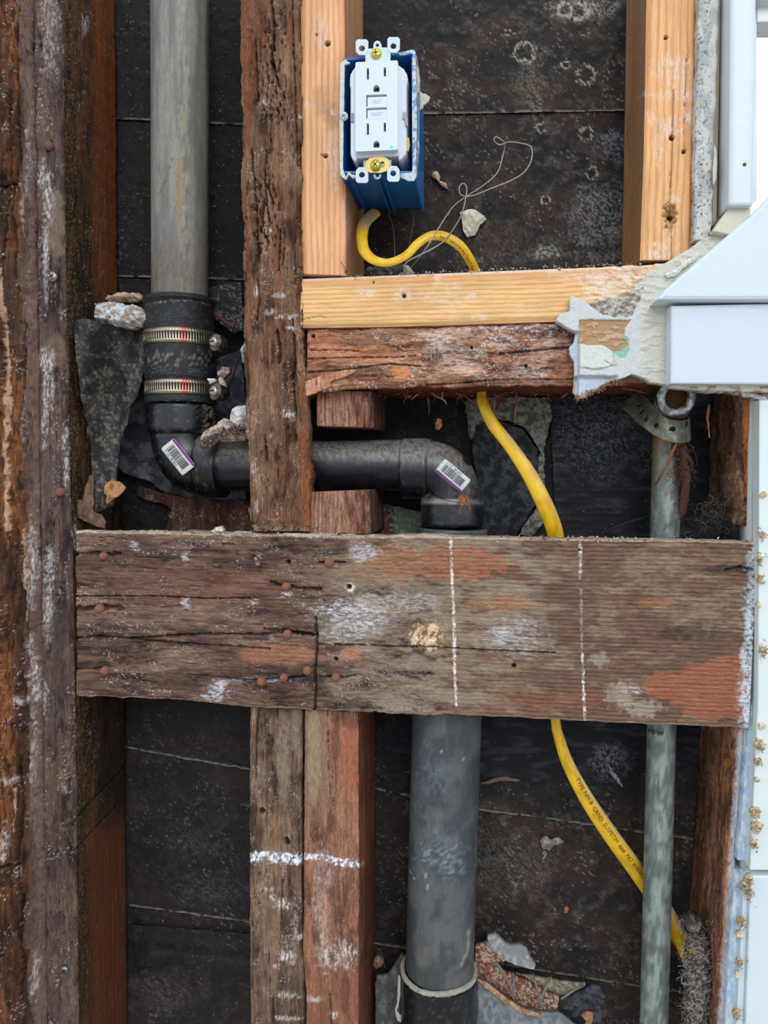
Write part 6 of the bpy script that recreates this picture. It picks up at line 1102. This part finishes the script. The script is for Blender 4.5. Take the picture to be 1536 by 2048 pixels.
strands('orange_fibre_tuft', lambda r: (r.uniform(924, 934), r.uniform(988, 998)), 18, 13, 2.2, [S(206, 140, 92), S(176, 100, 66)], WV(), seed=61, Yr=(.008, .012), curl=.5, gravity=1.2, label='small tuft of orange wood fibres stuck at the lower end of the right sticker', cat='fibres')
strands('header_fringe', lambda r: (r.uniform(640, 1150), r.uniform(784, 794)), 80, 12, 1.0, [S(150, 96, 72), S(190, 150, 130), S(90, 54, 40)], WV(), seed=62, Yr=(.005, .07), gravity=.8, curl=.3, label='fine wood splinters fringing the underside of the old header', cat='splinter')
strands('fibre_tangle', lambda r: (r.uniform(985, 1015), r.uniform(776, 806)), 34, 20, 1.8, [S(124, 74, 54), S(86, 52, 42)], WV(), seed=63, Yr=(.02, .05), gravity=.5, curl=.5, label='tangle of red fibres hanging right of the cable under the header', cat='fibres')
# hair, cobweb and dust
strands('brown_fibre_tangle', lambda r: (r.gauss(1362, 9), 880 + abs(r.gauss(0, 60))), 260, 24, 1.1, [S(92, 64, 52), S(70, 48, 40), S(124, 90, 72)], WV(), seed=64, Yr=(.016, .05), gravity=.9, curl=2.2, label='shaggy brown fibres caught on the right side of the galvanised pipe top', cat='fibres')
wire('fibre_cord', [(1356, 882, .02), (1344, 905, .014), (1334, 930, .016), (1322, 950, .02), (1312, 968, .03)], 5, S(138, 84, 56), RUST(), n=26, label='reddish cord slanting across the front of the galvanised pipe', cat='cord')
wire('fibre_cord', [(1362, 884, .03), (1366, 920, .03), (1372, 960, .03), (1368, 1000, .035), (1362, 1030, .04)], 16, S(92, 62, 54), RUST(), n=30, seg=12, label='thick brown cord hanging beside the galvanised pipe', cat='cord')
strands('cobweb_tuft', lambda r: (r.gauss(1424, 20), r.gauss(1040, 18)), 240, 30, 1.1, [S(58, 52, 48), S(96, 88, 82), S(40, 36, 34)], FELT(), seed=65, Yr=(.0, .05), curl=3, label='dusty cobweb tuft in the corner on top of the plank, right of the galvanised pipe', cat='cobweb')
strands('cobweb_tuft', lambda r: (r.uniform(1270, 1305), r.uniform(880, 960)), 46, 26, 1.0, [S(104, 92, 84), S(70, 60, 56)], FELT(), seed=66, Yr=(.05, .08), curl=3, label='thin cobweb strands left of the galvanised pipe', cat='cobweb')
sh = [(1396, 1862, .032, 11), (1396, 1880, .032, 18), (1396, 1905, .030, 25), (1396, 1945, .027, 27), (1396, 1990, .026, 26), (1394, 2040, .026, 25), (1388, 2160, .026, 25)]
s2 = smooth_path(sh, 90)
def f_fz(d): n = fbm(d.px / 3, d.py / 3, 781, 3); n2 = fbm(d.px / 12, d.py / 12, 783, 3); c = mixc(const(d, S(66, 58, 54)), S(150, 140, 132), sm(.42, .62, n)); c = mixc(c, S(176, 150, 60), .5 * blob(d, 1386, 1904, 8, 9, .5, 784, .5)); return c, (n - .4) * .003 + (n2 - .5) * .006
sweep('fuzzy_cable_cover', P(s2[:, 0], s2[:, 1], s2[:, 2]), np.array([a[3] * mpp(a[0], a[1], a[2]) for a in s2]), f_fz, FELT(), seg=60, label='lint-covered grey sleeve swallowing the lower end of the yellow cable', cat='cable sleeve')
chunk('lint_clump', [(1368, 1850), (1372, 1838), (1386, 1834), (1400, 1840), (1402, 1852), (1394, 1862), (1378, 1862)], .026, .010, S(60, 54, 52), S(120, 114, 110), FELT(), seed=791, rag=3, lump=.01, pitch=1.6, label='grey lint clump just above the cable sleeve', cat='lint')
strands('lint_hairs', lambda r: (lambda y: (1394 + r.uniform(-34, 34), y))(r.uniform(1838, 2060)), 420, 18, 1.0, [S(170, 162, 154), S(110, 100, 94), S(70, 62, 58)], FELT(), seed=67, Yr=(.012, .03), curl=3, label='loose grey hairs sticking out of the cable sleeve', cat='lint')
strands('wood_dust_on_felt', lambda r: r.choice([(r.uniform(240, 300), r.uniform(0, 580)), (r.uniform(420, 482), r.uniform(0, 580)), (r.uniform(735, 1250), r.uniform(0, 530)), (r.uniform(735, 1250), r.uniform(0, 530)), (r.uniform(265, 495), r.uniform(1430, 2048)), (r.uniform(960, 1290), r.uniform(1460, 1980)), (r.uniform(1100, 1300), r.uniform(800, 1070)), (r.uniform(752, 820), r.uniform(1440, 1900))]), 760, 7, 1.5, [S(150, 146, 142), S(120, 112, 106), S(176, 168, 158), S(90, 84, 80)], PLAS(), seed=68, Yr=(.0905, .092), curl=3, label='wood fibres and dust flecks clinging to the tar paper', cat='dust')
strands('plank_top_debris', lambda r: (lambda x: (x, 1064 + (x - 153) * .0148 + r.uniform(-3, 2)))(r.choice([r.uniform(430, 640), r.uniform(800, 1500), r.uniform(1080, 1250), r.uniform(155, 1510)])), 420, 7, 2.6, [S(206, 196, 182), S(176, 150, 124), S(150, 100, 76), S(226, 220, 210)], PLAS(), seed=69, Yr=(-.004, .01), curl=1.5, label='sawdust and chips lying along the top edge of the plank', cat='dust')
strands('sill_top_debris', lambda r: (lambda x: (x, np.interp(x, [601, 1392], [556, 523]) + r.uniform(-2, 2)))(r.uniform(700, 1390)), 160, 5, 2.2, [S(206, 198, 186), S(176, 156, 136)], PLAS(), seed=70, Yr=(0, .02), curl=1.5, label='plaster dust along the top edge of the pale sill plate', cat='dust')
strands('sawdust_nest', lambda r: (r.gauss(868, 11), r.gauss(708, 8)), 60, 16, 1.5, [S(206, 186, 166), S(150, 116, 96)], WH(), seed=71, Yr=(-.002, .0), curl=1, label='small nest of pale wood threads in the middle of the old header', cat='fibres')
